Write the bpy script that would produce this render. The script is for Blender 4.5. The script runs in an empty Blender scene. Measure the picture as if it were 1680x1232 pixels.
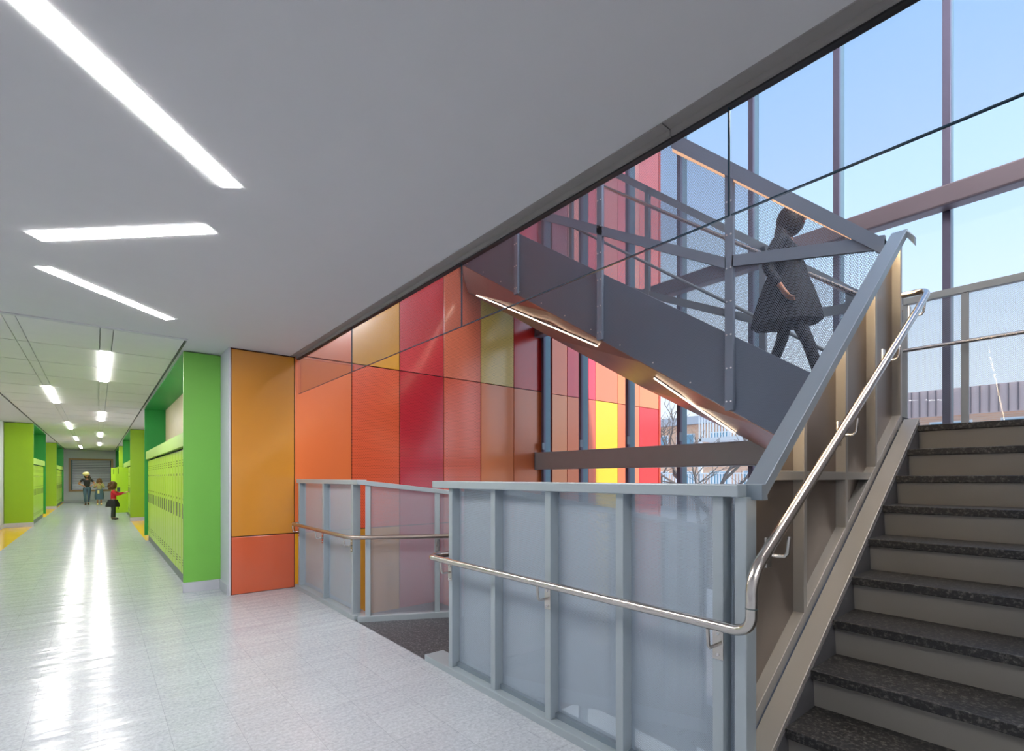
import bpy, bmesh, math, random
from mathutils import Vector, Matrix
random.seed(7)
SC = bpy.context.scene
COL = SC.collection
rad = math.radians

# ------------------------------------------------------------------ camera, sky, sun, exposure
EYE = 1.4
cam_d = bpy.data.cameras.new('camera'); cam = bpy.data.objects.new('camera', cam_d); COL.objects.link(cam)
cam_d.sensor_fit = 'HORIZONTAL'; cam_d.sensor_width = 36.0; cam_d.lens = 820/1680*36
cam_d.shift_y = (783-616)/1680
cam_d.clip_start = 0.05; cam_d.clip_end = 500
cam.location = (0, 0, EYE)
cam.rotation_euler = (rad(90), 0, -math.atan(680/820))
SC.camera = cam
SC.view_settings.view_transform = 'Standard'; SC.view_settings.look = 'None'
SC.view_settings.exposure = 0.0; SC.view_settings.gamma = 1.0; SC.view_settings.use_curve_mapping = False
SC.cycles.transparent_max_bounces = 24
SC.cycles.max_bounces = 10; SC.cycles.diffuse_bounces = 5; SC.cycles.glossy_bounces = 4
SC.cycles.sample_clamp_indirect = 6.0

W = bpy.data.worlds.new('sky'); SC.world = W; W.use_nodes = True
nt = W.node_tree; nt.nodes.clear()
wo = nt.nodes.new('ShaderNodeOutputWorld'); wb = nt.nodes.new('ShaderNodeBackground')
tc = nt.nodes.new('ShaderNodeTexCoord'); sx = nt.nodes.new('ShaderNodeSeparateXYZ'); cr = nt.nodes.new('ShaderNodeValToRGB')
ns = nt.nodes.new('ShaderNodeTexNoise'); ns.inputs['Scale'].default_value = 1.6; ns.inputs['Detail'].default_value = 5
ad = nt.nodes.new('ShaderNodeMath'); ad.operation = 'MULTIPLY_ADD'; ad.inputs[1].default_value = 0.16; 
nt.links.new(tc.outputs['Generated'], sx.inputs[0]); nt.links.new(tc.outputs['Generated'], ns.inputs['Vector'])
nt.links.new(ns.outputs['Fac'], ad.inputs[0]); nt.links.new(sx.outputs['Z'], ad.inputs[2])
nt.links.new(ad.outputs[0], cr.inputs[0]); nt.links.new(cr.outputs[0], wb.inputs[0]); nt.links.new(wb.outputs[0], wo.inputs[0])
el = cr.color_ramp.elements
el[0].position = 0.02; el[0].color = (0.70, 0.74, 0.78, 1)
el[1].position = 0.95; el[1].color = (0.12, 0.27, 0.62, 1)
for p, c in ((0.28, (0.60, 0.67, 0.76, 1)), (0.45, (0.44, 0.58, 0.75, 1)), (0.66, (0.31, 0.49, 0.73, 1))):
    e = el.new(p); e.color = c
wb.inputs[1].default_value = 1.7

sun_d = bpy.data.lights.new('sun', 'SUN'); sun_d.energy = 4.5; sun_d.angle = rad(1.0); sun_d.color = (1, 0.95, 0.88)
sun = bpy.data.objects.new('sun', sun_d); COL.objects.link(sun)
sun.rotation_euler = Vector((-0.11, -0.74, 0.66)).to_track_quat('Z', 'Y').to_euler()

# ------------------------------------------------------------------ materials
def srgb(r, g, b):
    f = lambda v: (v/255/12.92) if v/255 <= 0.04045 else ((v/255+0.055)/1.055)**2.4
    return (f(r), f(g), f(b), 1)
def nodes(name):
    m = bpy.data.materials.new(name); m.use_nodes = True
    t = m.node_tree; b = t.nodes['Principled BSDF']
    return m, t, b
def N(t, typ, **kw):
    n = t.nodes.new(typ)
    for k, v in kw.items():
        if k in n.inputs.keys() if hasattr(n.inputs, 'keys') else False: n.inputs[k].default_value = v
        else: setattr(n, k, v)
    return n
def math_n(t, op, a, b=None, c=None):
    n = t.nodes.new('ShaderNodeMath'); n.operation = op
    for i, v in enumerate((a, b, c)):
        if v is None: continue
        if isinstance(v, (int, float)): n.inputs[i].default_value = v
        else: t.links.new(v, n.inputs[i])
    return n.outputs[0]
def plain(name, col, rough=0.5, metal=0.0, noise=0.05, nscale=6.0, bump=0.0, spec=0.5, bscale=60):
    m, t, b = nodes(name)
    co = t.nodes.new('ShaderNodeTexCoord')
    n = t.nodes.new('ShaderNodeTexNoise'); n.inputs['Scale'].default_value = nscale; n.inputs['Detail'].default_value = 4
    t.links.new(co.outputs['Object'], n.inputs['Vector'])
    mx = t.nodes.new('ShaderNodeMix'); mx.data_type = 'RGBA'
    mx.inputs['A'].default_value = tuple(min(1, c*(1-noise)) for c in col[:3])+(1,)
    mx.inputs['B'].default_value = tuple(min(1, c*(1+noise)) for c in col[:3])+(1,)
    t.links.new(n.outputs['Fac'], mx.inputs['Factor']); t.links.new(mx.outputs['Result'], b.inputs['Base Color'])
    b.inputs['Roughness'].default_value = rough; b.inputs['Metallic'].default_value = metal
    b.inputs['Specular IOR Level'].default_value = spec
    if bump:
        n2 = t.nodes.new('ShaderNodeTexNoise'); n2.inputs['Scale'].default_value = bscale
        t.links.new(co.outputs['Object'], n2.inputs['Vector'])
        bp = t.nodes.new('ShaderNodeBump'); bp.inputs['Strength'].default_value = bump; bp.inputs['Distance'].default_value = 0.01
        t.links.new(n2.outputs['Fac'], bp.inputs['Height']); t.links.new(bp.outputs[0], b.inputs['Normal'])
    return m
def emit(name, col, s):
    m = bpy.data.materials.new(name); m.use_nodes = True; t = m.node_tree; t.nodes.clear()
    o = t.nodes.new('ShaderNodeOutputMaterial'); e = t.nodes.new('ShaderNodeEmission')
    e.inputs[0].default_value = col; e.inputs[1].default_value = s; t.links.new(e.outputs[0], o.inputs[0]); return m
def holes(t, axes, pitch, radius):
    """staggered round holes on a sheet: 1 inside a hole"""
    co = t.nodes.new('ShaderNodeNewGeometry'); s = t.nodes.new('ShaderNodeSeparateXYZ'); t.links.new(co.outputs['Position'], s.inputs[0])
    u, v = (s.outputs[a] for a in axes)
    v = math_n(t, 'DIVIDE', v, pitch*0.866); u = math_n(t, 'DIVIDE', u, pitch)
    row = math_n(t, 'FLOOR', v); half = math_n(t, 'MULTIPLY', math_n(t, 'FLOORED_MODULO', row, 2.0), 0.5)
    fu = math_n(t, 'SUBTRACT', math_n(t, 'FRACT', math_n(t, 'ADD', u, half)), 0.5)
    fv = math_n(t, 'MULTIPLY', math_n(t, 'SUBTRACT', math_n(t, 'FRACT', v), 0.5), 0.866)
    d = math_n(t, 'SQRT', math_n(t, 'ADD', math_n(t, 'MULTIPLY', fu, fu), math_n(t, 'MULTIPLY', fv, fv)))
    return math_n(t, 'LESS_THAN', d, radius)
def perforated(name, col, axes=('Y', 'Z'), pitch=0.008, radius=0.32, rough=0.45, metal=0.3):
    m, t, b = nodes(name)
    b.inputs['Base Color'].default_value = col; b.inputs['Roughness'].default_value = rough; b.inputs['Metallic'].default_value = metal
    tr = t.nodes.new('ShaderNodeBsdfTransparent'); mx = t.nodes.new('ShaderNodeMixShader')
    h = holes(t, axes, pitch, radius)
    t.links.new(h, mx.inputs[0]); t.links.new(b.outputs[0], mx.inputs[1]); t.links.new(tr.outputs[0], mx.inputs[2])
    t.links.new(mx.outputs[0], t.nodes['Material Output'].inputs[0]); return m
def glass(name, tint, refl=1.0, rough=0.0, bump=0.0):
    m = bpy.data.materials.new(name); m.use_nodes = True; t = m.node_tree; t.nodes.clear()
    o = t.nodes.new('ShaderNodeOutputMaterial'); tr = t.nodes.new('ShaderNodeBsdfTransparent'); tr.inputs[0].default_value = tint
    g = t.nodes.new('ShaderNodeBsdfGlossy'); g.inputs['Roughness'].default_value = rough
    lw = t.nodes.new('ShaderNodeLayerWeight'); lw.inputs['Blend'].default_value = 0.5
    fr = math_n(t, 'MULTIPLY_ADD', math_n(t, 'POWER', lw.outputs['Facing'], 5.0), 0.9, 0.035)
    if bump:
        co = t.nodes.new('ShaderNodeTexCoord'); n = t.nodes.new('ShaderNodeTexNoise'); n.inputs['Scale'].default_value = 2.5
        bp = t.nodes.new('ShaderNodeBump'); bp.inputs['Strength'].default_value = bump; bp.inputs['Distance'].default_value = 0.02
        t.links.new(co.outputs['Object'], n.inputs['Vector']); t.links.new(n.outputs['Fac'], bp.inputs['Height']); t.links.new(bp.outputs[0], g.inputs['Normal'])
    mx = t.nodes.new('ShaderNodeMixShader'); k = math_n(t, 'MULTIPLY', fr, refl)
    t.links.new(k, mx.inputs[0]); t.links.new(tr.outputs[0], mx.inputs[1]); t.links.new(g.outputs[0], mx.inputs[2]); t.links.new(mx.outputs[0], o.inputs[0])
    return m
def panel_mat(name, col, perf=False, rough=0.26):
    """lacquered metal cladding, some sheets with small punched dots"""
    m, t, b = nodes(name)
    co = t.nodes.new('ShaderNodeNewGeometry'); n = t.nodes.new('ShaderNodeTexNoise'); n.inputs['Scale'].default_value = 1.3
    t.links.new(co.outputs['Position'], n.inputs['Vector'])
    bp = t.nodes.new('ShaderNodeBump'); bp.inputs['Strength'].default_value = 0.12; bp.inputs['Distance'].default_value = 0.02
    t.links.new(n.outputs['Fac'], bp.inputs['Height']); t.links.new(bp.outputs[0], b.inputs['Normal'])
    b.inputs['Base Color'].default_value = col; b.inputs['Roughness'].default_value = rough; b.inputs['Specular IOR Level'].default_value = 0.6
    b.inputs['Coat Weight'].default_value = 0.8; b.inputs['Coat Roughness'].default_value = 0.16; b.inputs['Coat IOR'].default_value = 1.9
    if perf:
        h = holes(t, ('X', 'Z'), 0.025, 0.17)
        mx = t.nodes.new('ShaderNodeMix'); mx.data_type = 'RGBA'; mx.inputs['A'].default_value = col
        mx.inputs['B'].default_value = tuple(c*0.35 for c in col[:3])+(1,)
        t.links.new(h, mx.inputs['Factor']); t.links.new(mx.outputs['Result'], b.inputs['Base Color'])
    return m
def granite(name, base, fleck, rough=0.45, scale=90):
    m, t, b = nodes(name)
    co = t.nodes.new('ShaderNodeNewGeometry'); n = t.nodes.new('ShaderNodeTexNoise'); n.inputs['Scale'].default_value = scale; n.inputs['Detail'].default_value = 5
    n.inputs['Roughness'].default_value = 0.7
    t.links.new(co.outputs['Position'], n.inputs['Vector'])
    c = t.nodes.new('ShaderNodeValToRGB'); e = c.color_ramp.elements
    e[0].position = 0.50; e[0].color = base; e[1].position = 0.72; e[1].color = fleck
    t.links.new(n.outputs['Fac'], c.inputs[0]); t.links.new(c.outputs[0], b.inputs['Base Color'])
    b.inputs['Roughness'].default_value = rough
    bp = t.nodes.new('ShaderNodeBump'); bp.inputs['Strength'].default_value = 0.25; bp.inputs['Distance'].default_value = 0.004
    t.links.new(n.outputs['Fac'], bp.inputs['Height']); t.links.new(bp.outputs[0], b.inputs['Normal'])
    return m
def floor_mat():
    m, t, b = nodes('polished_floor_tile')
    co = t.nodes.new('ShaderNodeNewGeometry')
    n = t.nodes.new('ShaderNodeTexNoise'); n.inputs['Scale'].default_value = 45; n.inputs['Detail'].default_value = 6; n.inputs['Roughness'].default_value = 0.75
    t.links.new(co.outputs['Position'], n.inputs['Vector'])
    c = t.nodes.new('ShaderNodeValToRGB'); e = c.color_ramp.elements
    e[0].position = 0.35; e[0].color = (0.37, 0.39, 0.425, 1); e[1].position = 0.62; e[1].color = (0.52, 0.55, 0.59, 1)
    t.links.new(n.outputs['Fac'], c.inputs[0])
    br = t.nodes.new('ShaderNodeTexBrick'); br.offset = 0.0; br.inputs['Scale'].default_value = 1.0
    br.inputs['Brick Width'].default_value = 0.305; br.inputs['Row Height'].default_value = 0.305; br.inputs['Mortar Size'].default_value = 0.0012
    br.inputs['Color1'].default_value = (1, 1, 1, 1); br.inputs['Color2'].default_value = (0.94, 0.94, 0.95, 1); br.inputs['Mortar'].default_value = (0.7, 0.7, 0.7, 1)
    t.links.new(co.outputs['Position'], br.inputs['Vector'])
    mx = t.nodes.new('ShaderNodeMix'); mx.data_type = 'RGBA'; mx.blend_type = 'MULTIPLY'; mx.inputs['Factor'].default_value = 1
    t.links.new(c.outputs[0], mx.inputs['A']); t.links.new(br.outputs['Color'], mx.inputs['B']); t.links.new(mx.outputs['Result'], b.inputs['Base Color'])
    b.inputs['Roughness'].default_value = 0.18; b.inputs['Specular IOR Level'].default_value = 0.32
    n3 = t.nodes.new('ShaderNodeTexNoise'); n3.inputs['Scale'].default_value = 2.2
    mp = t.nodes.new('ShaderNodeMapping'); mp.inputs['Scale'].default_value = (0.7, 3.0, 1)
    t.links.new(co.outputs['Position'], mp.inputs['Vector']); t.links.new(mp.outputs[0], n3.inputs['Vector'])
    bp = t.nodes.new('ShaderNodeBump'); bp.inputs['Strength'].default_value = 0.5; bp.inputs['Distance'].default_value = 0.02
    t.links.new(n3.outputs['Fac'], bp.inputs['Height']); t.links.new(bp.outputs[0], b.inputs['Normal'])
    return m
def brick_mat():
    m, t, b = nodes('tan_brick')
    co = t.nodes.new('ShaderNodeNewGeometry'); mp = t.nodes.new('ShaderNodeMapping'); mp.inputs['Rotation'].default_value = (0, rad(90), rad(90))
    cb = t.nodes.new('ShaderNodeCombineXYZ'); s = t.nodes.new('ShaderNodeSeparateXYZ')
    t.links.new(co.outputs['Position'], s.inputs[0]); t.links.new(math_n(t, 'ADD', s.outputs['X'], s.outputs['Y']), cb.inputs[0]); t.links.new(s.outputs['Z'], cb.inputs[1])
    br = t.nodes.new('ShaderNodeTexBrick'); br.inputs['Scale'].default_value = 1.0; br.inputs['Brick Width'].default_value = 0.24; br.inputs['Row Height'].default_value = 0.09
    br.inputs['Mortar Size'].default_value = 0.008
    br.inputs['Color1'].default_value = srgb(238, 190, 156); br.inputs['Color2'].default_value = srgb(226, 172, 138); br.inputs['Mortar'].default_value = srgb(220, 200, 185)
    t.links.new(cb.outputs[0], br.inputs['Vector']); t.links.new(br.outputs['Color'], b.inputs['Base Color']); b.inputs['Roughness'].default_value = 0.9
    return m

M = {}
M['ceil'] = plain('white_gypsum', (0.62, 0.62, 0.63, 1), 0.85, noise=0.02)
M['acoustic'] = plain('acoustic_plank', (0.74, 0.73, 0.72, 1), 0.9, noise=0.03)
M['wall'] = plain('painted_wall_white', (0.62, 0.64, 0.70, 1), 0.6, noise=0.02)
M['atrium'] = plain('atrium_paint', (0.50, 0.50, 0.52, 1), 0.7, noise=0.02)
M['floor'] = floor_mat()
M['yellow_floor'] = plain('yellow_floor_tile', srgb(236, 186, 40), 0.18, noise=0.1, nscale=3, spec=0.6)
M['base'] = plain('vinyl_baseboard', srgb(190, 192, 200), 0.45)
M['dark'] = plain('black_gasket', (0.012, 0.012, 0.014, 1), 0.5)
M['band'] = plain('bronze_grey_trim', srgb(140, 136, 134), 0.5, metal=0.0)
M['steel'] = plain('light_grey_steel_paint', srgb(168, 178, 184), 0.38, metal=0.35, noise=0.03)
M['steel_dark'] = plain('mid_grey_steel_paint', srgb(128, 140, 150), 0.40, metal=0.35, noise=0.04)
M['beam'] = plain('grey_steel_beam_paint', srgb(158, 162, 162), 0.42, metal=0.1, noise=0.06)
M['beam_dark'] = plain('purple_brown_steel_beam', srgb(120, 108, 116), 0.42, metal=0.1, noise=0.06)
M['mullion'] = plain('dark_aluminium_mullion', srgb(104, 100, 120), 0.4, metal=0.3)
M['mull_daylit'] = plain('mullion_side_daylight_tint', srgb(112, 142, 154), 0.4, metal=0.2)  # outside light on the mullion flanks put into the colour
M['side_dark'] = plain('charcoal_stringer_face', srgb(84, 84, 88), 0.45, metal=0.2)
M['riser'] = plain('taupe_grey_steel_riser', srgb(150, 146, 140), 0.38, metal=0.3, noise=0.06, nscale=2)
M['stainless'] = plain('brushed_stainless_steel', (0.62, 0.58, 0.54, 1), 0.22, metal=1.0, noise=0.03)
M['bolt'] = plain('zinc_bolt', (0.75, 0.75, 0.78, 1), 0.3, metal=1.0)
M['meshY'] = perforated('perforated_sheet_guard', srgb(184, 197, 210), ('Y', 'Z'), 0.0065, 0.34)
M['meshX'] = perforated('perforated_sheet_stair', srgb(128, 122, 118), ('X', 'Z'), 0.0065, 0.33)
M['screen'] = perforated('perforated_screen_upper', srgb(130, 142, 162), ('Y', 'Z'), 0.016, 0.455)
M['stringer'] = plain('dark_slate_steel', srgb(122, 134, 152), 0.5, metal=0.2, noise=0.08, nscale=2)
M['soffit'] = plain('brown_metallic_soffit', srgb(152, 122, 112), 0.35, metal=0.45, noise=0.25, nscale=3)
M['granite'] = granite('black_granite', (0.010, 0.010, 0.011, 1), (0.14, 0.13, 0.12, 1), 0.5, 65)
M['granite_floor'] = granite('dark_granite_landing', (0.045, 0.045, 0.05, 1), (0.26, 0.26, 0.28, 1), 0.5, 60)
M['glazing'] = glass('clear_glazing', (0.95, 0.98, 1.0, 1), 0.8)
M['draft'] = glass('draft_glass', (0.92, 0.92, 0.95, 1), 1.0)
M['led'] = emit('white_led_diffuser', (1.0, 0.985, 0.96, 1), 88.0)
M['led_corr'] = emit('corridor_led_diffuser', (1.0, 0.98, 0.95, 1), 74.0)
M['led_warm'] = emit('warm_led_strip', (1.0, 0.80, 0.58, 1), 7.0)
M['led_rail'] = emit('amber_led_strip', (1.0, 0.58, 0.34, 1), 1.15)
M['led_guard'] = emit('guard_led_strip', (1.0, 0.74, 0.45, 1), 38.0)
M['guard_sheet'] = plain('taupe_brushed_sheet', srgb(120, 108, 100), 0.34, metal=0.6, noise=0.12, nscale=3)
M['fixture'] = plain('fixture_white_metal', (0.75, 0.75, 0.75, 1), 0.4)
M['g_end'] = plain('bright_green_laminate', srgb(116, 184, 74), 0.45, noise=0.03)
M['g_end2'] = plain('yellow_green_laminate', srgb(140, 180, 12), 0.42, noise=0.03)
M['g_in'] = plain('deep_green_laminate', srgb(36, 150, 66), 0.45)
M['g_band'] = plain('pale_green_laminate', srgb(160, 196, 80), 0.4)
M['locker'] = plain('lime_locker_enamel', srgb(178, 214, 40), 0.28, noise=0.03)
M['locker_body'] = plain('lime_locker_shell', srgb(86, 120, 16), 0.4)
M['handle'] = plain('dark_recess_metal', srgb(70, 88, 90), 0.35, metal=0.6)
M['tan'] = plain('pale_wood_panel', srgb(214, 196, 160), 0.5, noise=0.06)
M['wood'] = plain('light_wood_frame', srgb(176, 140, 100), 0.5, noise=0.1)
M['shutter'] = plain('metal_shutter_slats', srgb(182, 182, 200), 0.4, metal=0.1)
M['shutter_line'] = plain('shutter_groove', srgb(70, 70, 84), 0.4)
M['brick'] = brick_mat()
M['metal_roof'] = plain('brown_ribbed_metal', srgb(226, 200, 194), 0.5)
M['seam'] = plain('roof_seam', srgb(110, 98, 102), 0.5)
M['shingle'] = plain('grey_shingle', srgb(150, 152, 156), 0.9, noise=0.2, nscale=20)
M['winglass'] = plain('far_window_glass', srgb(120, 165, 185), 0.1)
M['white'] = plain('white_paint', (0.85, 0.85, 0.85, 1), 0.5)
M['ground'] = plain('pale_bounce_ground', srgb(222, 224, 228), 0.9, noise=0.1)  # ground made nearly white so it bounces light onto the facades
M['snow'] = plain('pale_concrete', srgb(215, 215, 215), 0.8, noise=0.05)
M['bark'] = plain('bare_bark', srgb(112, 104, 98), 0.9)
M['skin'] = plain('skin_brown', srgb(190, 132, 100), 0.5)
M['hair'] = plain('dark_brown_hair', srgb(40, 26, 20), 0.6)
M['hair2'] = plain('curly_brown_hair', srgb(92, 62, 34), 0.8, noise=0.4, nscale=60)
M['black'] = plain('black_cloth', srgb(22, 22, 26), 0.8)
M['denim'] = plain('blue_denim', srgb(70, 92, 112), 0.8, noise=0.15, nscale=30)
M['cream'] = plain('cream_knit', srgb(232, 214, 150), 0.9)
M['khaki'] = plain('olive_cream_shirt', srgb(170, 158, 110), 0.8)
M['red'] = plain('crimson_knit', srgb(190, 14, 44), 0.7)
M['tights'] = plain('dark_grey_tights', srgb(52, 60, 56), 0.7)
M['shoe'] = plain('black_shoe', srgb(20, 18, 18), 0.4)
M['coat'] = plain('charcoal_wool_coat', srgb(30, 34, 42), 0.8)
M['lip'] = plain('lip', srgb(150, 60, 55), 0.5)

# ------------------------------------------------------------------ mesh helpers
class MB:
    def __init__(s): s.v = []; s.f = []
    def add(s, vs, fs):
        o = len(s.v); s.v += [tuple(v) for v in vs]; s.f += [tuple(i+o for i in f) for f in fs]; return s
    def box(s, x0, x1, y0, y1, z0, z1):
        return s.hexa([(x0,y0,z0),(x1,y0,z0),(x1,y1,z0),(x0,y1,z0)], [(x0,y0,z1),(x1,y0,z1),(x1,y1,z1),(x0,y1,z1)])
    def hexa(s, bot, top):
        n = len(bot)
        fs = [tuple(range(n))[::-1], tuple(range(n, 2*n))] + [(i, (i+1) % n, n+(i+1) % n, n+i) for i in range(n)]
        return s.add(list(bot)+list(top), fs)
    def prismX(s, pts, x0, x1): # pts in (y,z)
        return s.hexa([(x0,y,z) for y,z in pts], [(x1,y,z) for y,z in pts])
    def prismY(s, pts, y0, y1): # pts in (x,z)
        return s.hexa([(x,y0,z) for x,z in pts], [(x,y1,z) for x,z in pts])
    def prismZ(s, pts, z0, z1):
        return s.hexa([(x,y,z0) for x,y in pts], [(x,y,z1) for x,y in pts])
    def tube(s, pts, r, n=12, caps=True):
        pts = [Vector(p) for p in pts]
        if not isinstance(r, (list, tuple)): pts = [p for i, p in enumerate(pts) if i == 0 or (p-pts[i-1]).length > 1e-5]
        rs = r if isinstance(r, (list, tuple)) else [r]*len(pts)
        o = len(s.v); up = None
        for i, p in enumerate(pts):
            d = ((pts[min(i+1, len(pts)-1)]-p).normalized() + (p-pts[max(i-1, 0)]).normalized()).normalized()
            if up is None: up = Vector((0,0,1)) if abs(d.z) < 0.9 else Vector((1,0,0))
            a = d.cross(up).normalized(); up = a.cross(d).normalized()
            for k in range(n):
                t = 2*math.pi*k/n; s.v.append(tuple(p+rs[i]*(math.cos(t)*a+math.sin(t)*up)))
        for i in range(len(pts)-1):
            for k in range(n):
                a0 = o+i*n+k; a1 = o+i*n+(k+1) % n; s.f.append((a0, a1, a1+n, a0+n))
        if caps:
            s.f.append(tuple(o+k for k in range(n))[::-1]); s.f.append(tuple(o+(len(pts)-1)*n+k for k in range(n)))
        return s
    def ball(s, c, r, nu=16, nv=10, fn=None):
        rx, ry, rz = r if isinstance(r, tuple) else (r, r, r); o = len(s.v)
        for j in range(nv+1):
            ph = math.pi*j/nv
            for k in range(nu):
                t = 2*math.pi*k/nu; d = Vector((math.sin(ph)*math.cos(t), math.sin(ph)*math.sin(t), math.cos(ph)))
                q = 1.0 if fn is None else fn(d)
                s.v.append((c[0]+rx*d.x*q, c[1]+ry*d.y*q, c[2]+rz*d.z*q))
        for j in range(nv):
            for k in range(nu):
                a = o+j*nu+k; b = o+j*nu+(k+1) % nu; s.f.append((a, a+nu, b+nu, b))
        return s
    def lathe(s, prof, c, n=20, sx=1.0, sy=1.0, wob=0.0, waves=7):
        o = len(s.v)
        for r, z in prof:
            for k in range(n):
                t = 2*math.pi*k/n; q = r*(1+wob*math.sin(waves*t))
                s.v.append((c[0]+q*sx*math.cos(t), c[1]+q*sy*math.sin(t), c[2]+z))
        for i in range(len(prof)-1):
            for k in range(n):
                a = o+i*n+k; b = o+i*n+(k+1) % n; s.f.append((a, b, b+n, a+n))
        s.f.append(tuple(o+k for k in range(n))[::-1]); s.f.append(tuple(o+(len(prof)-1)*n+k for k in range(n)))
        return s
def build(name, mb, mat, parent=None, loc=None, smooth=False, bevel=0.0, label=None, cat=None, group=None, kind=None):
    base = Vector(loc) if loc is not None else Vector((0,0,0))
    off = base.copy()
    if parent is not None: off = off + parent.matrix_world.translation if False else off + Vector(parent.get('_o', (0,0,0)))
    me = bpy.data.meshes.new(name)
    me.from_pydata([tuple(Vector(v)-off) for v in mb.v], [], mb.f); me.update()
    bm = bmesh.new(); bm.from_mesh(me); bmesh.ops.remove_doubles(bm, verts=bm.verts, dist=1e-6)
    bmesh.ops.recalc_face_normals(bm, faces=bm.faces); bm.to_mesh(me); bm.free()
    me.materials.append(mat)
    if smooth:
        for p in me.polygons: p.use_smooth = True
        me.set_sharp_from_angle(angle=rad(40))
    o = bpy.data.objects.new(name, me); COL.objects.link(o); o.location = base
    if parent is not None: o.parent = parent
    o['_o'] = tuple(off)
    if bevel:
        m = o.modifiers.new('bevel', 'BEVEL'); m.width = bevel; m.segments = 2; m.limit_method = 'ANGLE'
    tag(o, label, cat, group, kind)
    return o
def tag(o, label=None, cat=None, group=None, kind=None):
    if label: o['label'] = label
    if cat: o['category'] = cat
    if group: o['group'] = group
    if kind: o['kind'] = kind
def thing(name, label, cat, loc=(0,0,0), group=None, kind=None):
    o = bpy.data.objects.new(name, None); COL.objects.link(o); o.location = loc; o['_o'] = tuple(loc); o.empty_display_size = 0.2
    tag(o, label, cat, group, kind); return o
def struct(name, mb, mat, parent=None, **kw):
    return build(name, mb, mat, parent, kind=None if parent else 'structure', **kw)
def clone(o, loc, label=None):
    c = o.copy(); COL.objects.link(c); c.location = loc
    if label: c['label'] = label
    for ch in list(o.children):
        d = ch.copy(); COL.objects.link(d); d.parent = c
        for g in list(ch.children):
            e = g.copy(); COL.objects.link(e); e.parent = d
    return c

CZ = 2.94          # ceiling height
GX = 1.97          # plane of the guard, the fascia and the hanging glass
WY = 6.67          # plane of the orange wall
END = 37.3

# ------------------------------------------------------------------ room shell
mb = MB(); mb.box(-2.05, GX-0.03, -4.0, 7.2, -0.25, 0); mb.box(-1.42, 0.82, 7.2, END, -0.25, 0)
mb.box(0.82, 1.3, 20.0, END, -0.25, -0.001); mb.box(-2.05, -1.42, 7.2, 12.4, -0.25, 0); mb.box(GX-0.03, 3.0, -4.0, -0.8, -0.25, 0)
mb.box(0.82, 1.22, 7.2, 13.7, -0.25, 0); mb.box(-2.05, -1.42, 19.6, 24.0, -0.25, 0)
struct('floor', mb, M['floor'])
mb = MB(); mb.box(-2.05, -1.42, 12.4, 19.6, -0.25, 0.0); mb.box(-2.05, -1.42, 24.0, 30.0, -0.25, 0.0); mb.box(0.82, 1.22, 13.7, 20.0, -0.25, 0.0)
mb.box(0.82, 1.22, 26.0, 31.0, -0.25, 0.001); mb.box(-2.05, -1.42, 30.0, END, -0.25, 0.0)
struct('floor_yellow', mb, M['yellow_floor'])
mb = MB(); mb.box(-2.05, 1.885, -4.0, 6.60, CZ, CZ+0.25); mb.box(0.775, 1.885, 6.60, 7.2, CZ, CZ+0.25)
mb.box(0.775, 1.25, 7.2, END, CZ, CZ+0.25); mb.box(-2.05, -1.385, 6.6, END, CZ, CZ+0.25)
mb.box(-1.385, 0.775, 6.6, END, CZ+0.06, CZ+0.25); mb.box(1.885, 3.0, -4.0, -0.8, CZ, CZ+0.25)
struct('ceiling', mb, M['ceil'])
# acoustic planks across the corridor with open seams and two light tracks
mb = MB(); y = 6.66
while y < END:
    y1 = min(y+1.225, END)
    for x0, x1 in ((-1.365, -0.707), (-0.700, -0.610), (-0.603, 0.017), (0.024, 0.126), (0.133, 0.755)):
        mb.box(x0, x1, y+0.004, y1-0.004, CZ+0.005, CZ+0.03)
    y += 1.237
struct('ceiling_planks', mb, M['acoustic'])
struct('trim_1', MB().box(-1.9, 0.775, 6.585, 6.645, CZ-0.012, CZ+0.02), M['ceil'])
mb = MB(); mb.box(0.758, 0.776, 6.65, END, CZ-0.004, CZ+0.05); mb.box(-1.386, -1.368, 6.65, END, CZ-0.004, CZ+0.05)
struct('trim_2', mb, M['dark'])
struct('wall_left', MB().box(-2.2, -2.0, -4.0, END, -0.2, CZ+0.2), M['wall'])
struct('wall_right', MB().box(1.2, 1.4, 6.75, END, -0.2, CZ+0.2), M['wall'])
struct('wall_end', MB().box(-2.2, 1.4, END, END+0.2, -0.2, CZ+0.2), M['wall'])
struct('wall_back', MB().box(-2.2, 3.2, -4.2, -4.0, -0.2, CZ+0.2), M['wall'])
struct('wall_side', MB().box(3.0, 3.2, -4.0, -0.8, -0.2, CZ+0.2), M['wall'])
struct('wall_strip', MB().box(1.195, 1.215, 6.69, 7.2, 0, CZ), M['wall'])
# atrium envelope
AT = 8.2
struct('wall_atrium_near', MB().box(GX, 6.6, -1.0, -0.8, -3.3, AT), M['atrium'])
struct('wall_atrium_upper', MB().box(1.80, 1.96, -0.8, 6.69, CZ+0.26, AT), M['atrium'])
struct('wall_atrium_lower', MB().box(1.80, 1.93, -0.8, 6.69, -3.3, -0.26), M['atrium'])
struct('ceiling_atrium', MB().box(1.8, 6.6, -1.0, 6.9, AT, AT+0.2), M['ceil'])
struct('floor_lower', MB().box(1.8, 6.6, -1.0, 6.9, -3.5, -3.3), M['granite_floor'])
struct('wall_orange_backing', MB().box(1.215, 6.30, WY+0.025, WY+0.2, -3.3, AT), plain('panel_joint_backing', srgb(70, 22, 14), 0.7))  # dark red backing that shows in the panel joints
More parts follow.
